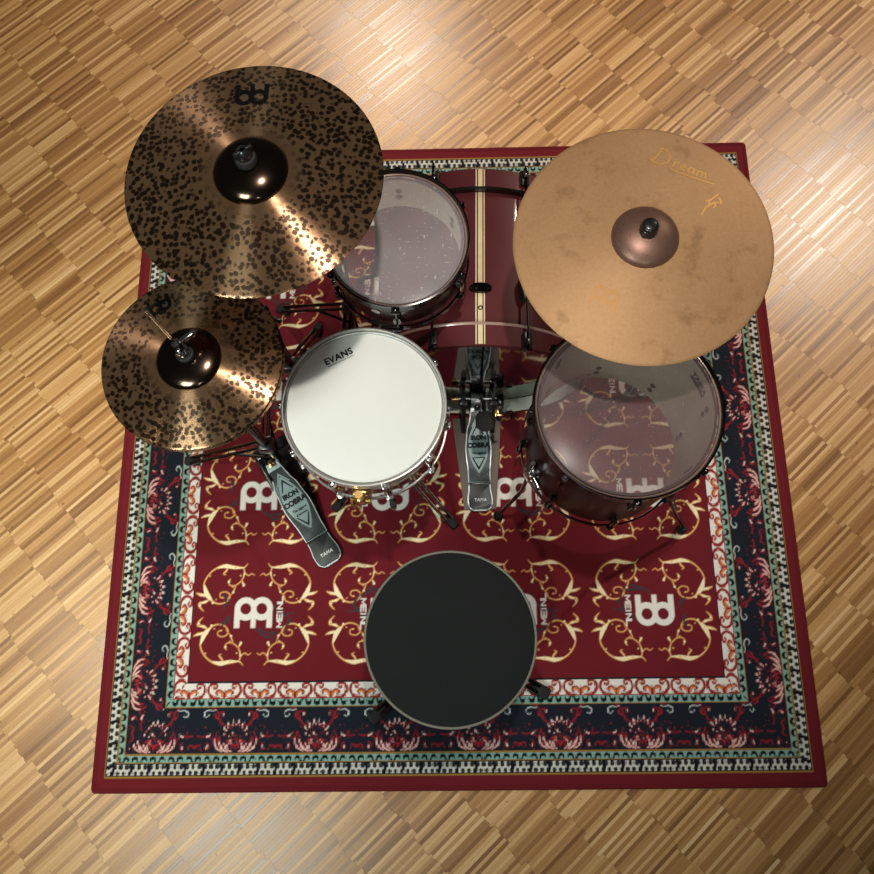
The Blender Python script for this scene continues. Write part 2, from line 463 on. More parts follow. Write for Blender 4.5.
def honeycomb():
    t = Tile(.05, .03, s(202, 200, 192))
    for k in (-1, 0, 1):
        for i_ in range(3):
            t.disc((.05 * k + .0083 + i_ * .01667, .0222), .0057, BLK); t.disc((.05 * k + i_ * .01667, .0078), .0057, BLK)
        o = .05 * k
        t.line([(o, .0), (o + .004, .015), (o, .03)], .0042, BLK); t.line([(o + .025, .027), (o + .025, .03)], .003, BLK)
        for x, y in ((.0083, .0232), (.025, .0232), (.0417, .0232), (.0167, .007), (.0333, .007)): t.disc((o + x + .001, y), .0018, s(58, 64, 68))
    t.img[:SS * 1] = BLK; t.img[-SS * 1:] = BLK
    return t.done()
def commas(flip=False):
    t = Tile(.05, .0175, TEAL)
    for k in (-1, 0, 1):
        for x, sg in ((.0125, 1), (.0375, -1)):
            t.disc((.05 * k + x, .0075), .0088, BLK); t.disc((.05 * k + x - sg * .0006, .0028), .0050, TEAL)
            t.line([(.05 * k + x + sg * .006, .006), (.05 * k + x + sg * .0095, .0005)], .0022, BLK)
        t.line([(.05 * k, .0), (.05 * k, .0175)], .0012, TEAL)
    r = t.done(); return r[::-1] if flip else r
def scrollband():
    P = .1; t = Tile(P, .035, WHT); D = s(140, 36, 36)
    for k in (-1, 0, 1):
        for sg in (-1, 1):
            X = lambda x: P * k + .05 + sg * x
            t.curve([(X(.012), .001), (X(.034), .002), (X(.044), .012), (X(.045), .022), (X(.038), .032), (X(.026), .033), (X(.021), .027), (X(.027), .022), (X(.033), .026)], [.0018, .0034, .004, .004, .0036, .0032, .0026, .0022, .0018], D)
            t.disc((X(.0285), .0275), .0022, ORNG)
            t.curve([(X(.002), .004), (X(.008), .013), (X(.016), .017), (X(.023), .012), (X(.019), .006)], [.004, .005, .005, .0038, .002], D)
            t.curve([(X(.003), .004), (X(.008), .011), (X(.0155), .0145), (X(.021), .011)], [.002, .003, .003, .0014], ORNG)
        t.line([(P * k + .05, .001), (P * k + .05, .02)], [.0026, .0012], D)
    return t.done()
def floral():
    P = .225; t = Tile(P, .105, NAVY); D = s(128, 28, 38)
    r2 = random.Random(5)
    for k in (-1, 0, 1):
        o = P * k + P / 2
        for sg in (-1, 1):
            X = lambda x: o + sg * x
            # leafy flames round the flower
            for pts, w in ([(.010, .004), (.022, .010), (.031, .022)], .0042), ([(.020, .003), (.037, .012), (.046, .028), (.045, .040)], .0048), ([(.036, .004), (.054, .016), (.058, .032), (.050, .048)], .0038), ([(.012, .030), (.020, .018), (.017, .009)], .0034):
                q = [(X(a), b) for a, b in pts]
                t.curve(q, [w * .6, w, w * .9, w * .4][:len(q)], D); t.curve(q[:3], [w * .25, w * .6, w * .3], PINK)
            # scrolls to the inner edge
            t.curve([(X(.010), .066), (X(.030), .062), (X(.044), .072), (X(.050), .086), (X(.060), .100), (X(.075), .104)], [.001, .002, .0028, .0026, .002, .001], D)
            t.curve([(X(.046), .076), (X(.056), .080), (X(.060), .088)], [.0012, .0024, .0012], RED)
            t.curve([(X(.050), .090), (X(.040), .094), (X(.034), .088), (X(.040), .083)], [.0014, .002, .0018, .001], D)
            t.disc((X(.036), .088), .0022, PINK)
            # thin white sprigs at the inner edge
            t.curve([(X(.066), .096), (X(.080), .098), (X(.090), .090), (X(.084), .082), (X(.076), .086)], [.0008, .0013, .0012, .001, .0006], s(196, 205, 205))
            t.line([(X(.066), .096), (X(.058), .099)], .0008, s(196, 205, 205))
            # vine between two flowers
            t.curve([(X(.062), .030), (X(.076), .040), (X(.092), .038), (X(.104), .040)], [.0012, .0028, .0016, .0026], D)
            t.curve([(X(.070), .043), (X(.078), .038)], [.001, .0024], PINK)
            t.curve([(X(.078), .010), (X(.074), .018), (X(.080), .026)], [.003, .0032, .001], D); t.line([(X(.079), .012), (X(.076), .019)], [.0016, .0008], PINK)
            t.curve([(X(.094), .008), (X(.100), .018), (X(.1125), .014)], [.001, .0024, .003], D)
        for a in range(200, 341, 23):
            aa = math.radians(a); t.line([(o + .018 * math.cos(aa), .036 + .018 * math.sin(aa)), (o + .026 * math.cos(aa), .036 + .026 * math.sin(aa))], [.0034, .0012], RED)
        for a in range(10, 171, 20):
            aa = math.radians(a); c = (o + .030 * math.cos(aa), .038 + .026 * math.sin(aa))
            t.disc(c, .0034, D); t.disc((c[0], c[1] + .0008), .0018, PINK)
        for a in range(35, 146, 22):
            aa = math.radians(a); t.line([(o + .036 * math.cos(aa), .036 + .034 * math.sin(aa)), (o + .041 * math.cos(aa), .036 + .040 * math.sin(aa))], [.0026, .001], PINK)
        for _ in range(26):
            a, q = r2.uniform(0, 6.28), r2.uniform(0, .018)
            t.disc((o + q * math.cos(a), .034 + q * math.sin(a)), r2.uniform(.0008, .0022), r2.choice([RED, D, D, PINK]))
    for _ in range(120):
        t.disc((r2.uniform(0, P), r2.uniform(.0, .07)), r2.uniform(.0006, .0016), r2.choice([D, RED, D, s(90, 30, 40)]))
    return t.done()

LETTERS = {'M': [[(0, 0), (0, 1), (.5, .25), (1, 1), (1, 0)]], 'E': [[(1, 0), (0, 0), (0, 1), (1, 1)], [(0, .5), (.85, .5)]], 'I': [[(.3, 0), (.3, 1)]], 'N': [[(0, 0), (0, 1), (1, 0), (1, 1)]], 'L': [[(0, 1), (0, 0), (1, 0)]]}
def medallion(upright, seed):
    W, H = .38, .3425; t = Tile(W, H, MAROON); r3 = random.Random(seed)
    kx, ky = .000536, .000516
    def P(x, y): return (W / 2 + (x - 424) * kx, H / 2 - (y - 462) * ky)
    base = [  # one scroll, the upper left one: (points, widths)
        ([(368, 184), (345, 205), (290, 197), (230, 193), (170, 228), (136, 285), (142, 335), (170, 378), (215, 405), (262, 395), (280, 362), (258, 340), (228, 346), (226, 368), (246, 374)], [1.5, 4, 5, 6, 4, 4, 5, 6, 4, 3.5, 3.5, 3, 3, 2.5, 2]),
        ([(345, 205), (352, 236), (340, 275), (310, 302), (280, 305), (266, 285), (276, 270)], [3, 4, 3.5, 3, 3, 3.5, 3]),
        ([(350, 232), (375, 250), (392, 240), (408, 250)], [3, 3, 2.5, 1.5]),
        ([(338, 278), (352, 300), (346, 308)], [2, 5, 3]),
        ([(310, 302), (300, 330), (296, 345)], [2, 4, 2]), ([(296, 345), (272, 370), (268, 392)], [2, 2, 1]),
        ([(170, 378), (146, 396), (116, 400), (118, 420), (140, 445)], [4, 8, 5, 6, 1.5]), ([(150, 360), (120, 356), (96, 344)], [3, 8, 3]),
        ([(262, 200), (252, 222), (238, 238), (250, 246)], [3, 6, 4, 1.5]),
    ]
    cores = [([(350, 206), (300, 206), (250, 196), (205, 206)], [1, 6, 9, 2]), ([(136, 300), (146, 335), (160, 362), (182, 384)], [2, 9, 10, 2]), ([(150, 392), (128, 400)], [5, 3]), ([(140, 358), (112, 350)], [6, 3]), ([(344, 292), (352, 303)], [3, 3]), ([(352, 236), (348, 258)], [3.5, 1])]
    # four scrolls by mirroring about the middle
    for mx in (1, -1):
        for my in (1, -1):
            f = lambda p: P(424 + mx * (p[0] - 424), 462 + my * (p[1] - 462))
            for pts, w in base:
                t.curve([f(p) for p in pts], [(a + 2.0) * kx * .82 for a in w], BROWNG)
                t.curve([f(p) for p in pts], [max(.6, a - 1.2) * kx * .7 for a in w], s(232, 188, 132))
            for pts, w in cores: t.curve([f(p) for p in pts], [a * kx * 1.25 for a in w], CRM)
            for x_, y_, r_ in ((300, 205, 5), (164, 250, 5), (188, 400, 6), (205, 382, 4), (332, 250, 5), (292, 312, 5), (120, 412, 6), (104, 348, 5), (352, 305, 6), (296, 342, 6), (240, 372, 5), (270, 284, 6)): t.disc(f((x_, y_)), r_ * kx, CRM if r_ > 5 else s(226, 170, 110))
    # emblem, lettering and dark sprigs
    sg = 1 if upright else -1
    def Q(x, y): return (W / 2 + sg * (x - 424) * kx, H / 2 - sg * (y - 462) * ky)
    DS = s(44, 56, 64)
    for pts in ([(246, 362), (262, 380), (258, 410), (248, 432)], [(244, 520), (262, 502), (280, 492), (272, 476)], [(430, 548), (460, 575), (500, 588), (540, 596)], [(470, 560), (520, 572), (552, 560)], [(510, 415), (545, 440), (580, 465), (630, 462)], [(588, 470), (606, 500), (590, 530), (575, 560)]):
        pts = [(x + r3.uniform(-6, 6), y + r3.uniform(-6, 6)) for x, y in pts]
        t.curve([Q(*p) for p in pts], [.0008, .0026, .0018, .001], DS, 5)
        for p in pts:
            for _ in range(3): t.disc(Q(p[0] + r3.uniform(-14, 14), p[1] + r3.uniform(-12, 12)), r3.uniform(.001, .0028), DS)
    X, Y = np.meshgrid((np.arange(t.nx) + .5) * HP, (np.arange(t.ny) + .5) * HP)
    px = 399 + (424 + sg * (X - W / 2) / kx - 410) / .94; py = 462 - sg * (Y - H / 2) / ky
    d1 = np.hypot(px - 355, py - 435); d2 = np.hypot(px - 447, py - 435)
    legs = (py > 435) & (py < 540) & (((px > 291) & (px < 323)) | ((px > 386) & (px < 415)) | ((px > 477) & (px < 510)))
    t.img[((d1 < 64) | (d2 < 64) | legs) & (d1 > 31) & (d2 > 31)] = WHT
    y0 = 536
    for ch in 'MEINL':
        w = 34 if ch == 'M' else (14 if ch == 'I' else 28)
        for st in LETTERS[ch]:
            t.line([Q(566 - 26 * b, y0 - a * w) for a, b in st], .0019, WHT)
        y0 -= w + 8
    return t.done()

NG = 801
def build_rug():
    ax = -1 + np.arange(NG) * PX
    X, Y = np.meshgrid(ax, ax)
    C = np.empty((NG, NG, 3)); C[:] = MAROON
    K = 1.17
    dx, dy = 1 - np.abs(X), (1 - np.abs(Y)) / K
    side = dx < dy; t = np.minimum(dx, dy)
    srun = np.where(side, Y / K, X) + 5.0
    def band(t0, t1, tile):
        m = (t >= t0) & (t < t1)
        h, w = tile.shape[:2]
        jj = np.clip(((t - t0) / (t1 - t0) * h).astype(int), 0, h - 1)
        P = w * PX
        ii = np.clip(((srun % P) / P * w).astype(int), 0, w - 1)
        C[m] = tile[jj[m], ii[m]]
    def flat(t0, t1, c): C[(t >= t0) & (t < t1)] = c
    def dashed(t0, t1): 
        m = (t >= t0) & (t < t1); C[m] = GOLD
    flat(0, .0345, s(104, 26, 34))
    band(.0345, .0625, honeycomb()); dashed(.032, .0345)
    band(.065, .081, commas()); dashed(.0625, .065)
    band(.0835, .1885, floral()); dashed(.081, .0835)
    dashed(.1865, .1895); band(.1895, .2065, commas(True))
    flat(.2065, .209, s(150, 52, 40)); band(.209, .2425, scrollband()); flat(.2425, .2465, NAVY)
    # field: four by four medallions
    fw, fh = 152, 137
    field = np.empty((4 * fh, 4 * fw, 3))
    for j in range(4):
        for i in range(4): field[j * fh:(j + 1) * fh, i * fw:(i + 1) * fw] = medallion(i % 2 == 0, i * 7 + j)
    m = t >= .2465
    ii = np.round((X + .76) / PX).astype(int); jj = np.round((Y + .694) / PX).astype(int)
    ok = m & (ii >= 0) & (ii < 4 * fw) & (jj >= 0) & (jj < 4 * fh)
    C[ok] = field[jj[ok], ii[ok]]
    # thin pile body
    ins = .012
    z = np.full((NG, NG), .0075)
    edge = np.minimum(1 - np.abs(X), 1 - np.abs(Y)); z = np.where(edge < .003, .002, z)
    z = z + .0004 * np.sin(X * 9 + Y * 4) * (edge > .01)
    co = np.stack([X * (1 - .0), Y, z], -1).reshape(-1, 3).astype(np.float32)
    idx = np.arange(NG * NG).reshape(NG, NG)
    F = np.stack([idx[:-1, :-1], idx[:-1, 1:], idx[1:, 1:], idx[1:, :-1]], -1).reshape(-1)
    me = bpy.data.meshes.new('pile')
    nf = (NG - 1) ** 2
    me.vertices.add(NG * NG); me.vertices.foreach_set('co', co.ravel())
    me.loops.add(nf * 4); me.loops.foreach_set('vertex_index', F.astype(np.int32))
    me.polygons.add(nf); me.polygons.foreach_set('loop_start', np.arange(0, nf * 4, 4, dtype=np.int32))
    at = me.attributes.new('pile_colour', 'FLOAT_COLOR', 'POINT')
    rgba = np.ones((NG * NG, 4), np.float32); rgba[:, :3] = C.reshape(-1, 3)
    at.data.foreach_set('color', rgba.ravel())
    me.update(calc_edges=True); me.validate(); me.shade_smooth(); me.materials.append(RUGM)
    return me
rug = thing('patterned_rug', 'large square red rug with navy floral border under the whole drum kit', 'rug')
pile = bpy.data.objects.new('pile', build_rug()); COL.objects.link(pile); pile.parent = rug
bm = bmesh.new()
loop = []
for cx, cy, a0 in ((.989, .989, 0), (-.989, .989, 90), (-.989, -.989, 180), (.989, -.989, 270)):
    for k in range(5):
        a = math.radians(a0 + k * 22.5); loop.append((cx + .010 * math.cos(a), cy + .010 * math.sin(a)))
prof = [(-.013, .001), (-.012, .007), (-.006, .0096), (.000, .0092), (.0035, .006), (.0038, .001)]
rings = []
for i, (x, y) in enumerate(loop):
    a = math.atan2(y - math.copysign(.989, y), x - math.copysign(.989, x))
    rings.append([bm.verts.new((x + math.cos(a) * d, y + math.sin(a) * d, h)) for d, h in prof])
for i in range(len(rings)):
    A, B = rings[i], rings[(i + 1) % len(rings)]
    for k in range(len(prof)): bm.faces.new((A[k], A[(k + 1) % len(prof)], B[(k + 1) % len(prof)], B[k]))
obj('binding', bm, BINDING, rug, label='plain dark red stitched edge')
RUGZ = .0086

# ------------------------------------------------------------------ drums
def lug_bm(Rs, z0, z1, w=.018):
    """lug casing on the outside of a shell at angle 0, with its screw heads inside"""
    bm = bmesh.new(); zc = (z0 + z1) / 2; L = abs(z1 - z0)
    pts = []
    for k in range(24):
        a = 2 * PI * k / 24; y = math.cos(a) * w / 2 * (.75 + .25 * abs(math.cos(a))); z = math.sin(a) * L / 2
        pts.append((y, z))
    M = Matrix(((0, 0, 1, Rs - .001), (1, 0, 0, 0), (0, 1, 0, zc), (0, 0, 0, 1)))
    prism(bm, pts, 0, .018, bev=.006, M=M)
    return bm
def screw_bm(Rs, z0, z1):
    bm = bmesh.new(); zc = (z0 + z1) / 2; L = abs(z1 - z0)
    for dz in (-.26, .26):
        M = T(Rs - .0085, 0, zc + dz * L) @ Matrix.Rotation(-PI / 2, 4, 'Y')
        prism(bm, [(.0095, 0), (0, .0075), (-.0095, 0), (0, -.0075)], 0, .0025, M=M)
    return bm

def rod_bm(r, ztop, zbot):
    bm = bmesh.new()
    cyl(bm, (r, 0, zbot), (r, 0, ztop), .0028, 10)
    cyl(bm, (r, 0, ztop), (r, 0, ztop + .003), .0068, 14)
    box(bm, (r, 0, ztop + .007), (.0062, .0062, .009), bev=.001)
    return bm
def rod_ear(bm, r, z, rh):
    box(bm, (r - .003, 0, z - .004), (.017, .016, .008), bev=.003)

def drum(name, label, loc, rot, Rh, depth, nl, a0, hoopmat, lugmat, shellmat, batter, bottom, innermat, cat='drum', lug_len=None, hoop_h=.011):
    """a tom or snare whose batter film lies at local z = 0, its bottom film at -depth"""
    t = thing(name, label, cat, loc, rot)
    Rs = Rh + .003
    # shell: a real hollow cylinder, bevelled bearing edges, film resting on them
    bm = bmesh.new()
    lathe(bm, [(Rs, -.012), (Rs, -depth + .012), (Rs - .004, -depth + .001), (Rs - .007, -depth + .004), (Rs - .0075, -depth + .02), (Rs - .0075, -.02), (Rs - .007, -.004), (Rs - .004, -.001)], 128, True)
    sh = obj('shell', bm, shellmat, t)
    bm = bmesh.new(); lathe(bm, [(Rs - .0078, -depth + .004), (Rs - .0078, -.004)], 128)
    obj('shell_lining', bm, innermat, sh, label='pale inside face of the shell')
    # films: a shallow collar and the flat playing face
    def film(z, sg):
        b = bmesh.new(); lathe(b, [(0, z), (Rs * .5, z), (Rs - .0035, z), (Rs - .0005, z - sg * .0008), (Rs + .0008, z - sg * .006)], 128); return b
    hd = obj('batter_head', film(.0006, 1), batter, t)
    b2 = obj('bottom_head', film(-depth - .0006, -1), bottom, t)
    bm = bmesh.new(); lathe(bm, [(Rs + .0010, -.008), (Rs + .0056, -.008), (Rs + .0056, -.0012), (Rs + .0036, .0004), (Rs + .0014, -.0012)], 128, True)
    obj('flesh_hoop', bm, INNERRING if batter is COATED else WARMALU, hd, label='silver metal ring at the rim of the head')
    # rims
    for z, sg, nm in ((0, 1, 'batter_hoop'), (-depth, -1, 'bottom_hoop')):
        bm = bmesh.new(); q = [(Rs + .0062, -.002), (Rs + .0062, hoop_h * .75), (Rs + .0075, hoop_h), (Rs + .0105, hoop_h * .95), (Rs + .0105, hoop_h * .5), (Rs + .0105, -.006), (Rs + .0115, -.010), (Rs + .0115, -.014), (Rs + .0072, -.014), (Rs + .0066, -.008)]
        lathe(bm, [(r, z + sg * h) for r, h in q], 128, True)
        for k in range(nl):
            a = a0 + 2 * PI * k / nl; M = Rz(a) @ T(0, 0, z - sg * .009)
            b3 = bmesh.new(); box(b3, (Rs + .0135, 0, 0), (.013, .018, .009), M=M, bev=.003)
            me = bpy.data.meshes.new('tmp'); b3.to_mesh(me); b3.free(); bm.from_mesh(me); bpy.data.meshes.remove(me)
        obj(nm, bm, hoopmat, t)
    # lugs and tension rods, one of each for every position
    LL = lug_len or min(.06, depth * .4)
    ztops = [(-.032, -.032 - LL)] if depth < .2 else [(-.034, -.034 - LL), (-depth + .034 + LL, -depth + .034)]
    if depth < .2: ztops = [(-depth / 2 + LL / 2, -depth / 2 - LL / 2)]
    first = {}
    for k in range(nl):
        a = a0 + 2 * PI * k / nl
        for j, (za, zb) in enumerate(ztops):
            key = ('lug', j)
            if key not in first:
                first[key] = obj('lug', lug_bm(Rs, za, zb), lugmat, t, rot=(0, 0, a))
                obj('lug_screw', screw_bm(Rs, za, zb), INK, first[key], label='dark screw heads inside the shell')
            else: copy_part(first[key], t, (0, 0, a))
        for j, (zt, zb, sg) in enumerate(((-.004, ztops[0][0] - .004, 1), (-depth + .004, ztops[-1][1] + .004, -1))):
            key = ('rod', j)
            if key not in first:
                b = rod_bm(Rs + .0145, zt if sg > 0 else -zt, zb if sg > 0 else -zb)
                if sg < 0:
                    bmesh.ops.transform(b, matrix=Matrix.Diagonal((1, 1, -1, 1)), verts=b.verts)
                first[key] = obj('tension_rod', b, lugmat, t, rot=(0, 0, a))
            else: copy_part(first[key], t, (0, 0, a))
    return t, Rs, hd

# floor tom
ft, ftR, fth = drum('floor_tom', 'large maroon floor tom with clear head standing half under the tan ride cymbal', (.377, -.140, .720), (0, 0, 0), .189, .335, 8, math.radians(2), NICKEL, NICKEL, LACQ_SHADE, CLEARF, CLEARB, INNER_SHADE)
for k, (fx, fy) in enumerate(((.136, -.252), (.668, -.300), (.56, .135))):
    d = Vector((fx - .377, fy + .140, 0)); a = math.atan2(d.y, d.x); dist = d.length
    zf = RUGZ - .720
    bm = bmesh.new()
    rb = ftR + .022
    tube(bm, [(rb, 0, -.12), (rb, 0, -.42), (rb + (dist - rb) * .30, 0, -.52), (dist, 0, zf + .03)], .0052, 12, smooth_n=6)
    lg = obj('leg', bm, NICKEL, ft, rot=(0, 0, a))
    bm = bmesh.new(); lathe(bm, [(0, zf), (.013, zf), (.015, zf + .006), (.013, zf + .024), (.008, zf + .04), (0, zf + .042)], 24, M=T(dist, 0, 0)); obj('rubber_foot', bm, RUBBER, lg)
    bm = bmesh.new(); box(bm, (ftR + .014, 0, -.235), (.030, .034, .070), bev=.006); box(bm, (ftR + .012, 0, -.235), (.02, .05, .03), bev=.006)
    cyl(bm, (ftR + .02, .015, -.215), (ftR + .02, .042, -.215), .008); cyl(bm, (ftR + .02, .015, -.252), (ftR + .02, .042, -.252), .008)
    obj('leg_bracket', bm, CHROME, lg, label='chrome leg bracket')
# small paper label inside the shell
a = math.radians(21); rw = ftR - .0082
def wrap(o, z0):
    for v in o.data.vertices:
        x, y, z = v.co; q = a - x / rw; r = rw - .0004 - z
        v.co = (r * math.cos(q), r * math.sin(q), z0 + y)
ba = lettering('badge_lettering', 'TAMA', .0215, T(0, 0, .0004), INK, ft, bold=.0011); wrap(ba, -.042)
bm = bmesh.new()
for k in range(8): prism(bm, [(-.028 + k * .007, -.006), (-.021 + k * .007, -.006), (-.021 + k * .007, .006), (-.028 + k * .007, .006)], .0002, .0008)
bs = obj('badge_strip', bm, INK, ft, label='black strip under the printed badge'); wrap(bs, -.060)

# rack tom
rt, rtR, rth = drum('rack_tom', 'small maroon tom with scuffed clear head tucked under the crash cymbal edge', (-.112, .214, .821), (math.radians(4.5), 0, math.radians(0)), .1435, .130, 6, math.radians(29), NICKEL, NICKEL, LACQ_SHADE, CLEAR, CLEARB, INNER)
bm = bmesh.new(); cyl(bm, (rtR - .004, 0, -.055), (rtR + .004, 0, -.055), .010, 20); obj('air_vent', bm, CHROME, rt, rot=(0, 0, math.radians(-109)))

# snare
sn, snR, snh = drum('snare_drum', 'chrome snare drum with white coated head between the pedals', (-.193, -.111, .668), (0, 0, 0), .1695, .14, 10, math.radians(33), SATIN, CHROME, CHROME, COATED, CLEARB, ALU, lug_len=.05)
ang_e = math.atan2(.0278, .0582)
lettering('head_lettering', 'EVANS', .0215, T(-.0590, .1172, .0012) @ Rz(ang_e), INK, sn, bold=.0007, spacing=1.08)
bm = bmesh.new(); Me = T(-.0540, .1065, .0011) @ Rz(ang_e)
for k in range(11):
    x = -.031 + k * .0058; prism(bm, [(x, -.0012), (x + .0046, -.0012), (x + .0046, .0012), (x, .0012)], 0, .0002, M=Me)
obj('fine_print_line', bm, INKGREY, sn, label='grey line of fine print')
bm = bmesh.new()
A = math.radians(-93)
for w_, c_ in ((.042, (snR + .012, 0, -.07)),): box(bm, c_, (.022, .034, .085), bev=.005)
box(bm, (snR + .026, .002, -.05), (.022, .020, .05), bev=.005)
tube(bm, [(snR + .03, -.014, -.03), (snR + .04, -.016, -.06), (snR + .034, -.016, -.10)], .005, 10, smooth_n=4)
cyl(bm, (snR + .025, 0, -.03), (snR + .025, 0, -.006), .009); cyl(bm, (snR + .03, -.022, -.055), (snR + .03, .022, -.055), .006)
obj('strainer', bm, BRASS, sn, rot=(0, 0, A), label='warm metal throw-off lever')
bm = bmesh.new(); box(bm, (snR + .012, 0, -.075), (.02, .04, .06), bev=.005); obj('butt_plate', bm, CHROME, sn, rot=(0, 0, A + PI))
bm = bmesh.new()
for k in range(14):
    y = -.018 + k * .0028; tube(bm, [(-.15, y, -.1425), (.15, y, -.1425)], .0008, 5)
obj('snare_wires', bm, CHROME, sn, rot=(0, 0, A))

# ------------------------------------------------------------------ bass drum (its axis lies along local +Y, front away from the throne)
bd = thing('bass_drum', 'maroon bass drum with cream centre stripe lying on its side behind the kick pedal', 'drum', (.0715, .062, .3008), (0, 0, math.radians(-1.4)))
D = .472; RB = .274
My = Matrix.Rotation(-PI / 2, 4, 'X')         # local z of a lathe becomes +Y
bm = bmesh.new(); lathe(bm, [(RB, .046), (RB, D - .046), (RB - .006, D - .042), (RB - .008, D - .048), (RB - .008, .048), (RB - .006, .042)], 160, True, My)
bsh = obj('shell', bm, LACQ, bd)
bm = bmesh.new(); lathe(bm, [(RB - .0083, .048), (RB - .0083, D - .048)], 160, False, My)
obj('shell_lining', bm, INNER, bsh, label='pale inside face of the shell')
def arcband(bm, r, x0, x1, y0, y1, up=.0006, n=4):
    """strip lying on the drum's crown between offsets x0..x1"""
    P = []
    for k in range(n + 1):
        x = x0 + (x1 - x0) * k / n; z = math.sqrt((r + up) ** 2 - x * x); P.append((x, z))
    A = [bm.verts.new((x, y0, z)) for x, z in P]; B = [bm.verts.new((x, y1, z)) for x, z in P]
    for k in range(n): bm.faces.new((A[k], A[k + 1], B[k + 1], B[k]))
STR = ((-.0114, -.0082), (-.0052, .0058), (.0086, .0116))
GAPS = ((-.0082, -.0052), (.0058, .0086))
def stripe(parent, r, y0, y1):
    bm = bmesh.new()
    for a_, b_ in STR: arcband(bm, r, a_, b_, y0, y1)
    o1 = obj('cream_stripe', bm, CREAM, parent, label='cream inlaid stripe')
    bm = bmesh.new()
    for a_, b_ in GAPS: arcband(bm, r, a_, b_, y0, y1)
    obj('dark_stripe', bm, DARKIN, parent, label='dark lines between the cream stripes')
stripe(bsh, RB, .056, D - .056)
for nm, y0, y1, edge in (('batter_hoop', -.002, .054, 1), ('front_hoop', D - .054, D + .002, -1)):
    bm = bmesh.new(); lathe(bm, [(RB + .003, y0), (RB + .013, y0), (RB + .015, y0 + .002), (RB + .015, y1 - .002), (RB + .013, y1), (RB + .003, y1)], 160, True, My)
    hp = obj(nm, bm, LACQ, bd)
    stripe(hp, RB + .015, y0 + .003, y1 - .003)
    bm = bmesh.new(); lathe(bm, [(RB + .0026, y0 + .002), (RB + .0026, y1 - .014)], 160, False, My); obj('hoop_lining', bm, HOOPIN, hp, label='pale inside face of the hoop')
    bm = bmesh.new(); yi = y1 if edge > 0 else y0; sg = edge
    lathe(bm, [(RB + .0005, yi - sg * .004), (RB + .0160, yi - sg * .004), (RB + .0175, yi - sg * .001), (RB + .0165, yi + sg * .003), (RB + .0005, yi + sg * .004)], 160, True, My)
    obj('hoop_edge', bm, HOOP_GLINT if edge > 0 else BLACKLQ, hp, label='edge of the hoop with painted glint' if edge > 0 else 'glossy black edge of the hoop')
def bfilm(y, sg):
    b = bmesh.new(); lathe(b, [(0, y), (RB * .5, y), (RB - .006, y), (RB - .001, y + sg * .004), (RB + .0025, y + sg * .012)], 160, False, My); return b
obj('batter_head', bfilm(.040, 1), SMOKED, bd, label='dark glossy batter head')
obj('front_head', bfilm(D - .040, -1), BLACKLQ, bd, label='black front head')
# claws, rods and teardrop lugs on both rims
def blug():
    bm = bmesh.new()
    pts = []
    for k in range(28):
        a_ = 2 * PI * k / 28; w = .0125 * (1 + .25 * math.sin(a_)); pts.append((w * math.cos(a_), .036 * math.sin(a_)))
    prism(bm, pts, -.001, .024, bev=.009)     # local: x across, y along the drum, z out
    return bm
def bclaw():
    bm = bmesh.new()
    box(bm, (0, .001, .021), (.022, .036, .008), bev=.003); box(bm, (0, -.0215, .010), (.022, .007, .026), bev=.003)
    box(bm, (0, -.010, .027), (.014, .02, .010), bev=.003); return bm
def brod():
    bm = bmesh.new(); cyl(bm, (0, -.024, .030), (0, .120, .022), .0032, 10); cyl(bm, (0, -.020, .030), (0, -.028, .0303), .006, 12)
    box(bm, (0, -.031, .0305), (.007, .008, .007), bev=.001); return bm
f = {}
for e in (0, 1):
    for k in range(8):
        th = math.radians(22.5 + 45 * k)
        # frame for parts: x tangential, y along axis, z outward
        ax = Vector((math.cos(th), 0, math.sin(th))); tx = Vector((math.sin(th), 0, -math.cos(th)))
        yv = Vector((0, 1, 0))
        if e: yv = Vector((0, -1, 0)); tx = -tx
        B = Matrix((tx, yv, ax)).transposed().to_4x4()
        rims = T(*(ax * RB)) @ T(0, 0 if not e else D, 0) @ B
        for nm, mk, off in (('claw', bclaw, (0, .020, 0)), ('tension_rod', brod, (0, .022, 0)), ('lug', blug, (0, .155, 0))):
            if nm not in f: o = f[nm] = obj(nm, mk(), BLACKM if nm != 'tension_rod' else NICKEL, bd)
            else: o = f[nm].copy(); COL.objects.link(o); o.parent = bd
            o.matrix_local = rims @ T(*off)
# crown bracket plate and air vent
ztop = RB
bm = bmesh.new(); prism(bm, [(.028 * math.cos(2 * PI * k / 32), .0125 * math.sin(2 * PI * k / 32)) for k in range(32)], 0, .012, bev=.004, M=T(.001, .150, ztop - .002))
prism(bm, [(.017 * math.cos(2 * PI * k / 24), .0055 * math.sin(2 * PI * k / 24)) for k in range(24)], 0, .006, bev=.002, M=T(.001, .150, ztop + .009))
obj('bracket_plate', bm, NICKEL, bd, label='oval black chrome plate on the stripe')
bm = bmesh.new(); lathe(bm, [(0, -.002), (.006, -.002), (.006, .0018), (.0035, .002), (.003, .0005), (0, .0005)], 20, M=T(.001, .100, ztop)); obj('air_vent', bm, BLACKM, bd)
for sg in (-1, 1):
    bm = bmesh.new(); tube(bm, [(sg * .262, D - .09, -.10), (sg * .30, D - .085, -.13), (sg * .37, D - .03, -.278)], .006, 12)
    sp = obj('spur', bm, NICKEL, bd)
    bm = bmesh.new(); cyl(bm, (sg * .366, D - .033, -.269), (sg * .3725, D - .028, -.2912), [.009, .006], 14); obj('spur_tip', bm, RUBBER, sp)
    bm = bmesh.new(); box(bm, (sg * .268, D - .09, -.095), (.03, .05, .05), bev=.008); obj('spur_bracket', bm, NICKEL, sp)

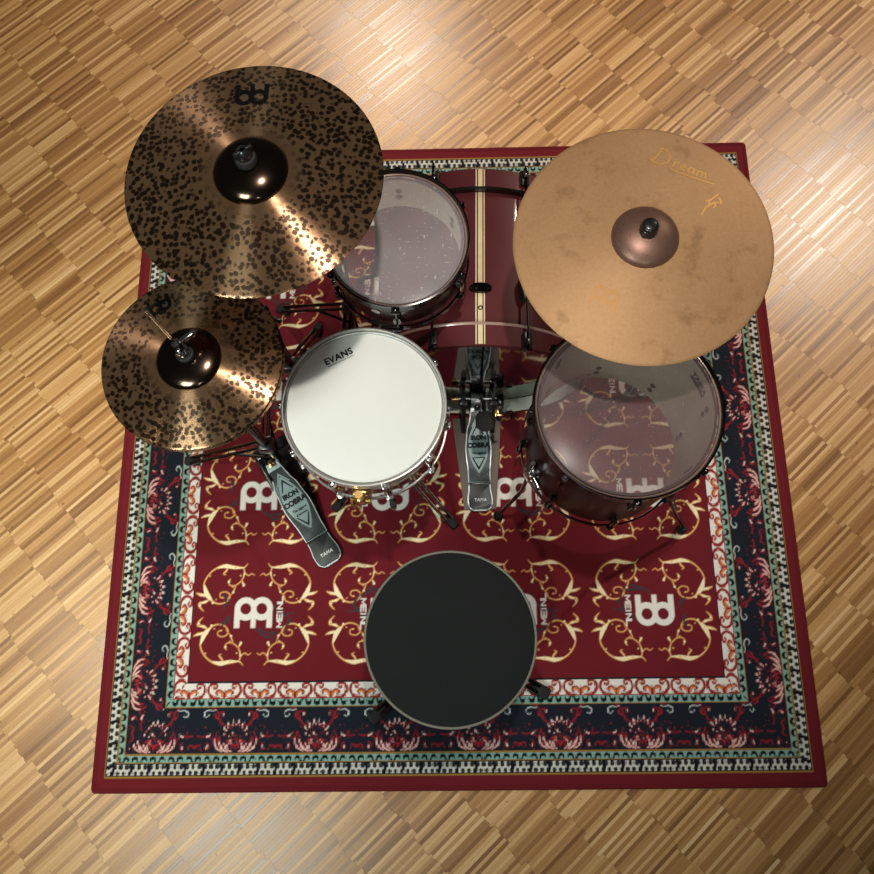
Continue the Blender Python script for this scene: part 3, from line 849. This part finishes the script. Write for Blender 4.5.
# ------------------------------------------------------------------ cymbals
def cym_profile(R, rb, hb, hbell, k=1.25):
    def z(r):
        if r >= rb:
            return hb * (1 - ((r - rb) / (R - rb)) ** k)
        q = r / rb
        return hb + hbell * (max(0.0, 1 - q ** 2.1)) ** .62
    return z
def cymbal(name, label, loc, tilt, R, rb, hb, hbell, bowmat, bellmat, group=None, flip=False, k=1.25):
    t = thing(name, label, 'cymbal', loc, tilt, group)
    zf = cym_profile(R, rb, hb, hbell, k); th = .0012; sg = -1 if flip else 1
    rs = [rb + (R - rb) * i / 30 for i in range(31)]
    top = [(r, sg * zf(r)) for r in rs]; bot = [(r, sg * zf(r) - th) for r in rs[::-1]]
    bm = bmesh.new(); lathe(bm, top + [(R + .0004, sg * zf(R) - th * .5)] + bot, 180, True); obj('bow', bm, bowmat, t, ang=60)
    rs = [.0062 + (rb - .0062) * i / 18 for i in range(19)]
    bm = bmesh.new(); lathe(bm, [(r, sg * zf(r)) for r in rs] + [(r, sg * zf(r) - th) for r in rs[::-1]], 120, True); obj('bell', bm, bellmat, t, ang=80)
    return t, (lambda x, y: sg * zf(math.hypot(x, y)))
crash, zc = cymbal('crash_cymbal', 'hammered dark bronze crash cymbal, highest and largest on the left side', (-.341, .167, 1.130), (math.radians(.8), math.radians(-1.0), 0), .2286, .066, .020, .027, BRONZE, BELLBR)
Ml = T(-.008, .158, 0) @ Matrix.Diagonal((.0176, .0176, 1, 1)) @ Rz(PI)
mark('printed_emblem', lambda x, y: twin_loop(x, y), (-1.9, -1.75, 1.9, 1.4), .06, zc, CYMINK, crash, M=Ml, label='black twin ring emblem printed near the rim')
ride, zr = cymbal('ride_cymbal', 'tan unlathed ride cymbal with brown bell over the floor tom', (.381, .134, .930), (math.radians(1.8), math.radians(-1.2), 0), .254, .0655, .024, .026, RIDE, RBELL)
# written name, small figure and a faded emblem on the ride
def strokes(name, lines, w, M, zf, m, parent, label=None):
    bm = bmesh.new()
    for ln in lines:
        P = [M @ Vector((x, y, 0)) for x, y in ln]
        for a_, b_ in zip(P, P[1:]):
            n = max(1, int((b_ - a_).length / .004)); d = (b_ - a_)
            if d.length < 1e-6: continue
            nn = Vector((-d.y, d.x, 0)).normalized() * w
            pr = None
            for i in range(n + 1):
                c = a_ + d * (i / n); q = []
                for s_ in (1, -1):
                    p = c + nn * s_; q.append(bm.verts.new((p.x, p.y, zf(p.x, p.y) + .0006)))
                if pr: bm.faces.new((pr[0], pr[1], q[1], q[0]))
                pr = q
    return obj(name, bm, m, parent, label=label)
Mr = T(.036, .172, 0) @ Rz(math.radians(-25)) @ Matrix.Diagonal((.020, .020, 1, 1))
D_ = [[(.1, 1.6), (.0, .9), (-.25, .1), (-.45, -.15)], [(-.6, 0), (-.1, -.25), (.6, -.2), (1.15, .3), (1.25, .9), (.9, 1.5), (.4, 1.75), (-.2, 1.6)]]
r_ = [[(1.75, 0), (1.85, .7)], [(1.82, .5), (2.1, .75), (2.3, .7)]]
e_ = [[(2.5, .3), (2.95, .45), (2.85, .75), (2.55, .6), (2.5, .2), (2.75, 0), (3.05, .15)]]
a_ = [[(3.85, .65), (3.5, .7), (3.25, .3), (3.45, 0), (3.8, .25), (3.9, .7), (3.9, .05)]]
m_ = [[(4.25, .0), (4.3, .7)], [(4.3, .5), (4.6, .75), (4.7, .45), (4.7, .05)], [(4.7, .5), (5.0, .75), (5.1, .45), (5.15, .05)]]
ul = [[(1.6, -.35), (3.2, -.4), (5.2, -.3), (6.2, -.15)]]
strokes('written_name', D_ + r_ + e_ + a_ + m_ + ul, .0013, Mr, zr, YELLOWINK, ride, label='yellow handwritten lettering')
Mf = T(.137, .068, 0) @ Matrix.Diagonal((.020, .020, 1, 1))
strokes('small_figure', [[(-1.2, -1.1), (-.7, -.3), (-.3, .0), (.3, .35), (.7, .3)], [(-.6, .5), (-.1, .6), (.3, .9), (.8, 1.3)], [(-.3, .0), (-.2, .5)], [(.3, .35), (.35, -.1), (.1, -.2)], [(.8, .9), (1.0, .4), (.8, .2)], [(-.9, -.6), (-.5, -.1)]], .0017, Mf, zr, YELLOWINK, ride, label='small yellow drawn figure')
mark('faded_emblem', lambda x, y: twin_loop(x, y), (-1.9, -1.75, 1.9, 1.4), .07, zr, OCHREINK, ride, M=T(-.082, -.118, 0) @ Rz(math.radians(-27)) @ Matrix.Diagonal((.0155, .0155, 1, 1)), label='faded ochre twin ring emblem')

hat, zh = cymbal('hi_hat_cymbal', 'upper hammered bronze hi-hat cymbal, lowest of the left cymbals', (-.506, -.086, .899), (math.radians(1.2), math.radians(-1.2), 0), .1778, .064, .015, .018, BRONZE, BELLBR)
mark('printed_emblem', lambda x, y: twin_loop(x, y), (-1.9, -1.75, 1.9, 1.4), .07, zh, CYMINK, hat, M=T(-.068, .115, 0) @ Rz(math.radians(-152)) @ Matrix.Diagonal((.0135, .0135, 1, 1)), label='black twin ring emblem printed near the rim')
hat2, zh2 = cymbal('hi_hat_cymbal', 'lower hi-hat cymbal showing as a thin rim beneath the upper one', (-.503, -.088, .889), (math.radians(.6), math.radians(-.6), 0), .1778, .064, .015, .018, BRONZE, BELLBR, flip=True)

# ------------------------------------------------------------------ stands
def foot(bm_parent, p, d):
    """rubber foot at p pointing along d (horizontal angle)"""
    bm = bmesh.new(); box(bm, (0, 0, .011), (.046, .026, .022), M=T(p[0], p[1], RUGZ) @ Rz(d), bev=.006)
    return obj('rubber_foot', bm, RUBBER, bm_parent)
def tripod(t, base, feet, zhub, r, mt, braces=True, footw=None):
    for fx, fy in feet:
        d = math.atan2(fy - base[1], fx - base[0])
        c, s_ = math.cos(d), math.sin(d)
        bm = bmesh.new()
        for off in (-.009, .009):
            tube(bm, [(base[0] + c * .018 - s_ * off, base[1] + s_ * .018 + c * off, zhub), (fx - s_ * off, fy + c * off, RUGZ + .018)], r, 10)
        if braces:
            tube(bm, [(base[0] + c * .016, base[1] + s_ * .016, zhub * .42), (base[0] + (fx - base[0]) * .5, base[1] + (fy - base[1]) * .5, zhub * .52)], r * .9, 8)
        lg = obj('leg', bm, mt, t); foot(lg, (fx, fy), d)

# crash stand: boom from a tripod base
cs = thing('crash_stand', 'black boom stand rising beneath the crash cymbal', 'cymbal stand', (0, 0, 0))
bx, by = -.442, .135
bm = bmesh.new(); cyl(bm, (bx, by, .06), (bx, by, .62), .0128, 18); obj('lower_tube', bm, NICKEL, cs)
bm = bmesh.new(); cyl(bm, (bx, by, .60), (bx, by, 1.0), .0098, 18); obj('upper_tube', bm, NICKEL, cs)
tripod(cs, (bx, by), ((-.415, .345), (-.66, .165), (-.29, .085)), .27, .0055, NICKEL)
bm = bmesh.new(); box(bm, (bx, by, .27), (.042, .042, .05), bev=.008); box(bm, (bx, by, .11), (.04, .04, .03), bev=.007); obj('tripod_collar', bm, BLACKM, cs)
bm = bmesh.new(); box(bm, (bx, by, .62), (.036, .036, .045), bev=.009); box(bm, (bx, by, 1.0), (.034, .034, .045), bev=.009); cyl(bm, (bx, by, .62), (bx + .045, by - .02, .62), .006); obj('height_clamp', bm, BLACKM, cs)
ctop = Vector((-.341, .167, 1.130 + .047))
bm = bmesh.new(); tube(bm, [(bx - .03, by - .01, .985), (bx, by, 1.012), ctop + Vector((-.008, -.002, -.07))], .0065, 12); obj('boom_arm', bm, NICKEL, cs)
bm = bmesh.new(); box(bm, tuple(ctop + Vector((0, 0, -.066))), (.024, .02, .03), bev=.006); cyl(bm, ctop + Vector((0, 0, -.06)), ctop + Vector((0, 0, .034)), .0034, 12); obj('tilter', bm, BLACKM, cs)
bm = bmesh.new(); lathe(bm, [(.0045, -.018), (.015, -.018), (.015, -.008), (.0045, -.008)], 28, True, T(*ctop)); obj('felt_washer', bm, FELT, cs)
bm = bmesh.new(); lathe(bm, [(.0045, .0015), (.0185, .0015), (.0195, .008), (.0175, .016), (.0045, .016)], 28, True, T(*ctop)); obj('felt_washer', bm, FELT, cs)
bm = bmesh.new(); lathe(bm, [(0, .014), (.0135, .014), (.014, .02), (.011, .030), (.006, .034), (0, .034)], 28, False, T(*ctop)); box(bm, (0, 0, .027), (.036, .006, .014), M=T(*ctop) @ Rz(.6), bev=.002); obj('wing_nut', bm, BLACKM, cs)

# ride stand
rs_ = thing('ride_stand', 'black boom stand hidden beneath the tan ride cymbal', 'cymbal stand', (0, 0, 0))
bx, by = .445, .215
bm = bmesh.new(); cyl(bm, (bx, by, .06), (bx, by, .58), .0128, 18); obj('lower_tube', bm, NICKEL, rs_)
bm = bmesh.new(); cyl(bm, (bx, by, .56), (bx, by, .80), .0098, 18); obj('upper_tube', bm, NICKEL, rs_)
tripod(rs_, (bx, by), ((.57, .43), (.225, .335), (.665, .15)), .22, .0055, NICKEL)
bm = bmesh.new(); box(bm, (bx, by, .22), (.042, .042, .05), bev=.008); box(bm, (bx, by, .10), (.04, .04, .03), bev=.007); obj('tripod_collar', bm, BLACKM, rs_)
bm = bmesh.new(); box(bm, (bx, by, .58), (.036, .036, .045), bev=.009); box(bm, (bx, by, .80), (.034, .034, .04), bev=.009); obj('height_clamp', bm, CHROME, rs_)
rtop = Vector((.381, .134, .930 + .050)) + Vector((-.001, -.0015, 0))
bm = bmesh.new(); tube(bm, [(bx + .03, by + .04, .775), (bx, by, .805), rtop + Vector((.004, .006, -.07))], .0065, 12); obj('boom_arm', bm, NICKEL, rs_)
bm = bmesh.new(); box(bm, tuple(rtop + Vector((0, 0, -.066))), (.024, .02, .03), bev=.006); cyl(bm, rtop + Vector((0, 0, -.06)), rtop + Vector((0, 0, .022)), .0034, 12); obj('tilter', bm, BLACKM, rs_)
bm = bmesh.new(); lathe(bm, [(.0045, -.018), (.015, -.018), (.015, -.008), (.0045, -.008)], 28, True, T(*rtop)); obj('felt_washer', bm, FELT, rs_)
bm = bmesh.new(); lathe(bm, [(0, .001), (.0165, .001), (.0175, .006), (.0165, .020), (.0145, .023), (.010, .025), (0, .0255)], 28, False, T(*rtop)); box(bm, (0, 0, .012), (.038, .010, .012), M=T(*rtop) @ Rz(.9), bev=.003); obj('wing_nut', bm, BLACKM, rs_)

# tom stand
ts = thing('tom_stand', 'black single tube stand holding the rack tom, foot showing left of it', 'drum stand', (0, 0, 0))
bx, by = -.292, .338
bm = bmesh.new(); cyl(bm, (bx, by, .05), (bx, by, .70), .0115, 18); obj('lower_tube', bm, NICKEL, ts)
tripod(ts, (bx, by), ((-.525, .416), (-.345, .60), (-.335, .135)), .20, .0052, NICKEL)
bm = bmesh.new(); box(bm, (bx, by, .20), (.04, .04, .045), bev=.008); obj('tripod_collar', bm, BLACKM, ts)
bm = bmesh.new(); box(bm, (bx, by, .695), (.036, .036, .05), bev=.009); cyl(bm, (bx - .03, by, .695), (bx + .03, by, .695), .007); obj('arm_clamp', bm, CHROME, ts)
sx, sy = -.112 + (rtR + .011) * math.cos(math.radians(146)),   .213 + (rtR + .011) * math.sin(math.radians(146))
bm = bmesh.new(); tube(bm, [(bx, by, .71), (bx + .01, by - .006, .735), ((bx + sx) / 2, (by + sy) / 2, .745), (sx, sy, .742)], .0062, 12, smooth_n=5); obj('tom_arm', bm, NICKEL, ts)
bm = bmesh.new(); box(bm, (rtR + .014, 0, 0), (.010, .036, .03), M=T(-.112, .213, .742) @ Rz(math.radians(146)), bev=.004); obj('tom_bracket', bm, NICKEL, ts)

# snare stand
ss = thing('snare_stand', 'low tripod stand cradling the chrome snare drum, rubber feet showing', 'drum stand', (0, 0, 0))
bx, by = -.185, -.098
bm = bmesh.new(); cyl(bm, (bx, by, .07), (bx, by, .44), .0125, 18); obj('centre_tube', bm, CHROME, ss)
tripod(ss, (bx, by), ((-.004, -.268), (-.335, -.213), (-.20, .135)), .27, .0052, CHROME)
bm = bmesh.new(); box(bm, (bx, by, .27), (.042, .042, .045), bev=.008); box(bm, (bx, by, .42), (.04, .04, .05), bev=.009); obj('tripod_collar', bm, BLACKM, ss)
for k in range(3):
    a = math.radians(-75 + 120 * k); c, s_ = math.cos(a), math.sin(a)
    P = lambda r, z: (-.191 * min(1, r / .1) + bx * (1 - min(1, r / .1)) + c * r, -.109 * min(1, r / .1) + by * (1 - min(1, r / .1)) + s_ * r, z)
    bm = bmesh.new(); tube(bm, [P(.01, .44), P(.09, .462), P(.185, .496), P(.2105, .512), P(.2105, .535)], .0055, 10, smooth_n=4)
    ar = obj('basket_arm', bm, CHROME, ss)
    bm = bmesh.new(); tube(bm, [P(.187, .505), P(.2005, .507), P(.2085, .520), P(.208, .552)], .0075, 10); obj('rubber_grip', bm, RUBBER, ar)

# ------------------------------------------------------------------ pedals
def board_outline(L, wf, n=22, tip=.0):
    P = []
    for i in range(n + 1):
        u = i / n; P.append((wf(u) / 2, u * L))
    return P + [(-x, y) for x, y in P[::-1]]
def interp(u, K):
    for (a, va), (b, vb) in zip(K, K[1:]):
        if u <= b:
            q = (u - a) / (b - a); q = q * q * (3 - 2 * q); return va + (vb - va) * q
    return K[-1][1]
def pedal_board(t, M, L, wmax, heelsplit, zup):
    """footboard running from the heel (y = 0) to the toe (y = L), tilted by zup"""
    K = [(0, .74), (.05, .92), (.12, .95), (.22, .84), (.36, .86), (.58, 1.0), (.74, .88), (.88, .58), (1.0, .44)]
    wf = lambda u: wmax * interp(u, K) * (math.sqrt(max(0, 1 - ((.07 - u) / .07) ** 2)) * .35 + .65 if u < .07 else 1)
    zf = lambda x, y: zup * max(0, (y - heelsplit) / (L - heelsplit)) if y > heelsplit else 0
    u0 = (heelsplit + .004) / L
    def part(ua, ub, shrink, z0, z1, bev):
        P = []
        n = 26
        for i in range(n + 1):
            u = ua + (ub - ua) * i / n; P.append((max(.004, wf(u) / 2 - shrink), u * L))
        P = P + [(-x, y) for x, y in P[::-1]]
        b = bmesh.new(); prism(b, P, z0, z1, zf, bev, M); return b
    fb = obj('footboard', part(u0, 1.0, 0, 0, .010, .002), ALU, t, label='footboard with bright silver edge')
    obj('board_face', part(u0 + .004, .93, .0030, .0095, .0118, .0006), PEDBLK, fb, label='black face of the footboard')
    hp = obj('heel_plate', part(0.0, u0 - .014, 0, 0, .010, .002), ALU, t, label='heel plate with bright silver edge')
    obj('heel_face', part(.012, u0 - .020, .0030, .0095, .0116, .0006), PEDBLK, hp, label='black face of the heel plate')
    b = bmesh.new(); tube(b, [M @ Vector((-wmax * .36, heelsplit, .006)), M @ Vector((wmax * .36, heelsplit, .006))], .005, 12); obj('heel_hinge', b, BLACKM, t)
    # pointed oval medallion with lettering
    ua, ub = .36 * L, .86 * L
    um = (ua + ub) / 2; hl = (ub - ua) / 2
    P = []
    for i in range(1, 24):
        q = i / 12.0 - 1; P.append((wmax * .385 * (1 - abs(q) ** 1.9) ** .9, um + q * hl))
    Q = [(0, ua)] + P + [(0, ub)] + [(-x, y) for x, y in P[::-1]]
    b = bmesh.new(); prism(b, Q, .0116, .0128, zf, .0, M); md = obj('medallion', b, PEDGRY, fb, label='grey pointed oval medallion')
    def chev(y_, d_, hw, hh, w, z0, z1, m, par, lab):
        b = bmesh.new(); prism(b, [(0, y_), (hw, y_ + d_ * hh), (hw * .82, y_ + d_ * hh), (0, y_ + d_ * w), (-hw * .82, y_ + d_ * hh), (-hw, y_ + d_ * hh)], z0, z1, zf, 0, M)
        return obj('chevron', b, m, par, label=lab)
    chev(ub + .012, -1, wmax * .25, .034, .008, .0117, .0126, PEDGRY, fb, 'grey chevron above the medallion')
    chev(ua - .012, 1, wmax * .25, .034, .006, .0117, .0124, ALUD, fb, 'dull chevron below the medallion')
    chev(ub - .008, -1, wmax * .23, .036, .010, .0127, .0133, INK, md, 'black chevron inside the medallion')
    chev(ua + .008, 1, wmax * .25, .036, .010, .0127, .0133, INK, md, 'black chevron inside the medallion')
    Z = M.to_3x3() ; 
    def txt(s_, size, y_, mt, par, sh=0, bold=0.0, sp=1.0, zz=.0135):
        sl = math.atan2(zup, L - heelsplit) if y_ > heelsplit else 0
        lettering('lettering', s_, size, M @ T(0, y_, zz + zf(0, y_)) @ Matrix.Rotation(sl, 4, 'X'), mt, par, shear=sh, bold=bold, spacing=sp)
    txt('IRON', wmax * .24, um + hl * .30, INK, md, .0, .0012)
    txt('COBRA', wmax * .25, um + hl * .02, INK, md, .0, .0014)
    txt('The legend', wmax * .12, um - hl * .26, INK, md, .3, .0004)
    txt('of innovation', wmax * .085, um - hl * .42, INK, md, .3, .0004)
    txt('TAMA', wmax * .16, heelsplit * .40, WHITEINK, hp, .25, .0004, 1.15, .0122)
    return wf, zf
def frameM(heel, toe):
    h, t_ = Vector(heel), Vector(toe); d = t_ - h; a = math.atan2(d.y, d.x) - PI / 2
    return T(h.x, h.y, h.z) @ Rz(a), math.hypot(d.x, d.y)

# kick pedal
kp = thing('kick_pedal', 'black and silver bass drum pedal in front of the bass drum', 'pedal')
Mk, Lk = frameM((.0835, -.238, .016), (.0785, .072, .016))
bm = bmesh.new()
prism(bm, [(-.047, 0), (.047, 0), (.052, .05), (.072, .26), (.073, .283), (-.073, .283), (-.072, .26), (-.052, .05)], RUGZ + .0005, RUGZ + .0065, None, .001, T(.0835, -.232, 0) @ Rz(math.radians(.9)))
obj('base_plate', bm, PLATEB, kp, label='brown grey metal floor plate')
pedal_board(kp, Mk, Lk, .078, .082, .062)
py = .088
for sg in (-1, 1):
    bm = bmesh.new(); xx = .082 + sg * .044
    prism(bm, [(-.02, .0), (.032, .0), (.055, .112), (.046, .126), (.030, .126), (.018, .110)], -.0065, .0065, bev=.002, M=Matrix(((0, 0, 1, xx), (1, 0, 0, .022), (0, 1, 0, .0155), (0, 0, 0, 1))))
    cyl(bm, (xx - .009, py - .028, .128), (xx + .009, py - .028, .128), .009, 16)
    obj('post', bm, BLACKM, kp)
py = .078
bm = bmesh.new(); cyl(bm, (.004, py, .128), (.162, py - .002, .128), .0048, 12); obj('rocker_shaft', bm, SATIN, kp)
bm = bmesh.new(); cyl(bm, (.004, py, .128), (.022, py, .128), .0095, 18); obj('shaft_end', bm, BRASS, kp, label='brass coloured end nut')
bm = bmesh.new(); cyl(bm, (.060, py, .128), (.076, py, .128), .017, 24); box(bm, (.080, py - .004, .128), (.03, .03, .028), bev=.006); obj('rocker_cam', bm, ALU, kp)
bm = bmesh.new(); box(bm, (.145, py - .008, .122), (.022, .034, .04), bev=.006); cyl(bm, (.147, py - .03, .10), (.147, py - .03, .125), .007); obj('spring_hook', bm, BLACKM, kp)
bm = bmesh.new()
for k in range(44):
    a0, a1 = k * .9, (k + 1) * .9
    tube(bm, [(.147 + .0075 * math.cos(a0), py - .03 + .0075 * math.sin(a0), .03 + k * .0016), (.147 + .0075 * math.cos(a1), py - .03 + .0075 * math.sin(a1), .03 + (k + 1) * .0016)], .0013, 5, False)
obj('spring', bm, CHROME, kp)
bm = bmesh.new()
for k in range(9):
    z = .062 + k * .0078; box(bm, (.0785, py - .018 - .0008 * k, z), (.016 if k % 2 else .011, .007, .006), bev=.0015)
obj('drive_chain', bm, NICKEL, kp)
bm = bmesh.new(); cyl(bm, (.089, py, .128), (.0915, -.034, .300), .0042, 12); br = obj('beater_rod', bm, CHROME, kp)
bh = Vector((.091, -.043, .300)); ax = Vector((0, -.7, .55)).normalized()
M_b = T(*bh) @ ax.to_track_quat('Z', 'Y').to_matrix().to_4x4()
bm = bmesh.new(); lathe(bm, [(0, -.020), (.020, -.020), (.025, -.014), (.0255, .012), (.022, .018), (0, .020)], 32, False, M_b); obj('beater', bm, FELT, br, label='round dark felt beater')
bm = bmesh.new(); cyl(bm, (.110, -.022, .292), (.124, -.012, .282), .0062, 14)
box(bm, (.121, -.018, .291), (.006, .022, .006), M=None, bev=.0015); box(bm, (.127, -.008, .287), (.006, .022, .006), bev=.0015); box(bm, (.131, -.022, .285), (.022, .006, .006), bev=.0015)
obj('drum_key', bm, BRASS, br, label='small bright tuning key on the beater')
bm = bmesh.new(); box(bm, (.082, .078, .034), (.050, .04, .010), bev=.003); cyl(bm, (.082, .05, .017), (.082, .05, .05), .006); obj('hoop_clamp', bm, BLACKM, kp)

# hi-hat stand with its pedal
hs = thing('hi_hat_stand', 'hi-hat stand with black and silver pedal left of the snare', 'hi-hat stand')
bx, by = -.506, -.086
Mh, Lh = frameM((-.350, -.386, .014), (-.526, -.100, .014))
pedal_board(hs, Mh, Lh, .084, .088, .075)
dH = Vector((-.526 + .350, -.100 + .386, 0)).normalized(); nH = Vector((dH.y, -dH.x, 0))
bm = bmesh.new(); aH = math.atan2(dH.y, dH.x)
box(bm, (0, 0, 0), (.115, .135, .012), M=T(bx + dH.x * .0, by + dH.y * .0, RUGZ + .008) @ Rz(aH), bev=.005)
for sg in (-1, 1): box(bm, (0, sg * .052, .045), (.10, .012, .085), M=T(bx, by, RUGZ + .002) @ Rz(aH), bev=.004)
box(bm, (.038, 0, .085), (.03, .11, .02), M=T(bx, by, RUGZ) @ Rz(aH), bev=.005)
obj('pedal_frame', bm, BLACKM, hs)
bm = bmesh.new()
for sg in (-1, 1):
    a0 = Vector((-.350, -.386, .020)) + nH * sg * .020; a1 = Vector((bx, by, .014)) + nH * sg * .046
    tube(bm, [a0, a1], .0042, 8)
obj('floor_plate_rod', bm, NICKEL, hs)
bm = bmesh.new(); cyl(bm, (bx, by, .09), (bx, by, .50), .0128, 18); obj('lower_tube', bm, NICKEL, hs)
bm = bmesh.new(); cyl(bm, (bx, by, .48), (bx, by, .858), .0098, 18); obj('upper_tube', bm, NICKEL, hs)
tripod(hs, (bx, by), ((-.782, -.072), (-.565, .175)), .25, .0052, NICKEL)
bm = bmesh.new(); box(bm, (bx, by, .25), (.042, .042, .05), bev=.008); box(bm, (bx, by, .50), (.036, .036, .045), bev=.009); cyl(bm, (bx, by, .5), (bx + .04, by + .03, .5), .006); obj('height_clamp', bm, BLACKM, hs)
bm = bmesh.new(); lathe(bm, [(.0085, .855), (.024, .855), (.024, .862), (.0085, .862)], 28, True, T(bx, by, 0)); obj('seat_cup', bm, BLACKM, hs)
bm = bmesh.new(); cyl(bm, (bx, by, .84), (bx, by, 1.142), .0033, 12); obj('pull_rod', bm, CHROME, hs)
zc0 = .899 + .035
bm = bmesh.new(); lathe(bm, [(.0036, zc0 + .0005), (.017, zc0 + .0005), (.017, zc0 + .009), (.0036, zc0 + .009)], 28, True, T(bx, by, 0)); obj('felt_washer', bm, FELT, hs)
bm = bmesh.new(); cyl(bm, (bx, by, zc0 + .009), (bx, by, zc0 + .058), .0082, 18); cyl(bm, (bx, by, zc0 + .012), (bx, by, zc0 + .022), .013, 18)
box(bm, (0, 0, 0), (.052, .009, .011), M=T(bx + .012, by + .014, zc0 + .046) @ Rz(.7), bev=.002); box(bm, (0, 0, 0), (.009, .034, .01), M=T(bx - .006, by + .004, zc0 + .03) @ Rz(.25), bev=.002)
tube(bm, [(bx + .018, by + .020, zc0 + .05), (bx + .036, by + .028, zc0 + .053), (bx + .030, by + .014, zc0 + .055)], .0028, 8)
obj('clutch', bm, CHROME, hs)
# brass link between chain and footboard
bm = bmesh.new(); box(bm, (0, 0, 0), (.016, .022, .008), M=T(-.524, -.104, .105) @ Rz(aH - PI / 2), bev=.002); obj('pedal_link', bm, BRASS, hs)

# ------------------------------------------------------------------ throne
th = thing('drum_throne', 'round black cloth drum throne at the front of the rug', 'stool', (0, 0, 0))
cx, cy, zt = -.010, -.608, .540; RT = .190
bm = bmesh.new()
lathe(bm, [(0, zt + .004), (RT * .5, zt + .0035), (RT - .02, zt + .002), (RT - .006, zt - .001), (RT - .0005, zt - .008), (RT + .001, zt - .02), (RT + .001, zt - .07), (RT - .004, zt - .078), (0, zt - .080)], 128, False, T(cx, cy, 0)); obj('seat', bm, FABRIC, th)
bm = bmesh.new(); pr = []
for k in range(10): a = 2 * PI * k / 10; pr.append((RT - .001 + .0032 * math.cos(a), zt - .006 + .0032 * math.sin(a)))
lathe(bm, pr, 128, True, T(cx, cy, 0)); obj('seat_piping', bm, PIPING, th, label='thin grey piping round the seat')
bm = bmesh.new(); box(bm, (cx, cy, zt - .086), (.12, .12, .014), bev=.005); obj('seat_bracket', bm, BLACKM, th)
bm = bmesh.new(); cyl(bm, (cx, cy, .08), (cx, cy, zt - .082), .0135, 20); obj('post', bm, CHROME, th)
tripod(th, (cx, cy), ((-.214, -.800), (.234, -.742), (-.020, -.400)), .25, .0058, NICKEL)
for ch in th.children:
    if ch.name.startswith('leg'):
        for g in ch.children:
            c = sum((Vector(b) for b in g.bound_box), Vector()) / 8
            for v in g.data.vertices: v.co = c + (v.co - c) * 1.35; v.co.z = max(v.co.z, RUGZ)
bm = bmesh.new(); box(bm, (cx, cy, .25), (.042, .042, .05), bev=.008); box(bm, (cx, cy, .11), (.04, .04, .03), bev=.007); obj('tripod_collar', bm, BLACKM, th)

# ------------------------------------------------------------------ light
def spot(name, loc, tgt, W, col, size=.06, cone=120, blend=.6):
    l = bpy.data.lights.new(name, 'SPOT'); l.energy = W; l.color = col; l.shadow_soft_size = size
    l.spot_size = math.radians(cone); l.spot_blend = blend
    o = bpy.data.objects.new(name, l); COL.objects.link(o); o.location = loc
    o.rotation_euler = (Vector(tgt) - Vector(loc)).to_track_quat('-Z', 'Y').to_euler(); return o
def area(name, loc, tgt, W, col, sx, sy):
    l = bpy.data.lights.new(name, 'AREA'); l.energy = W; l.color = col; l.shape = 'RECTANGLE'; l.size = sx; l.size_y = sy
    o = bpy.data.objects.new(name, l); COL.objects.link(o); o.location = loc
    o.rotation_euler = (Vector(tgt) - Vector(loc)).to_track_quat('-Z', 'Y').to_euler(); return o
WARM = (1.0, .82, .62)
spot('key_ceiling_spot', (.13, .02, 3.5), (-.1, .1, 0), 185, (1.0, .93, .86), .05, 60, 1.0)
spot('right_ceiling_spot', (3.0, 2.7, 3.5), (1.2, .9, 0), 600, (1.0, .86, .71), .07, 44, 1.0)
spot('far_ceiling_spot', (-.45, 4.3, 3.5), (-.75, 1.95, 0), 560, (1.0, .85, .69), .04, 48, 1.0)
spot('left_ceiling_spot', (-2.2, -.6, 3.5), (-1.42, -.55, 0), 250, (1.0, .90, .68), .07, 42, 1.0)
o = area('front_window', (-1.35, -1.75, 3.0), (-.8, -.2, .3), 19, (.84, .98, .93), .9, .7); o.data.spread = math.radians(95)
spot('added_front_fill', (.5, -3.6, 3.4), (.1, .05, .3), 95, (.94, 1.0, .95), .10, 26, 1.0)  # added fill light, brightens the kick pedal and the hoop's inside
w = bpy.data.worlds.new('room_air'); sc.world = w; w.use_nodes = True
w.node_tree.nodes['Background'].inputs[0].default_value = (.80, .85, .82, 1); w.node_tree.nodes['Background'].inputs[1].default_value = .04

# ------------------------------------------------------------------ camera
cam = bpy.data.cameras.new('camera'); co = bpy.data.objects.new('camera', cam); COL.objects.link(co)
cam.sensor_width = 36; cam.lens = 800.0 / 874.0 * 36; cam.clip_start = .02
Rm = Matrix(((0.99976129621, 0.01555733451, 0.01534534486), (-0.01100929052, 0.96520235786, -0.26127227922), (-0.01887606714, 0.26104095026, 0.96514315848)))
M4 = Rm.to_4x4(); M4.translation = Vector((-.00520712, -.64176862, 2.35783)); co.matrix_world = M4
sc.camera = co
sc.view_settings.view_transform = 'Standard'; sc.view_settings.look = 'None'; sc.view_settings.gamma = 1.0; sc.view_settings.use_curve_mapping = False
sc.view_settings.exposure = 0.0
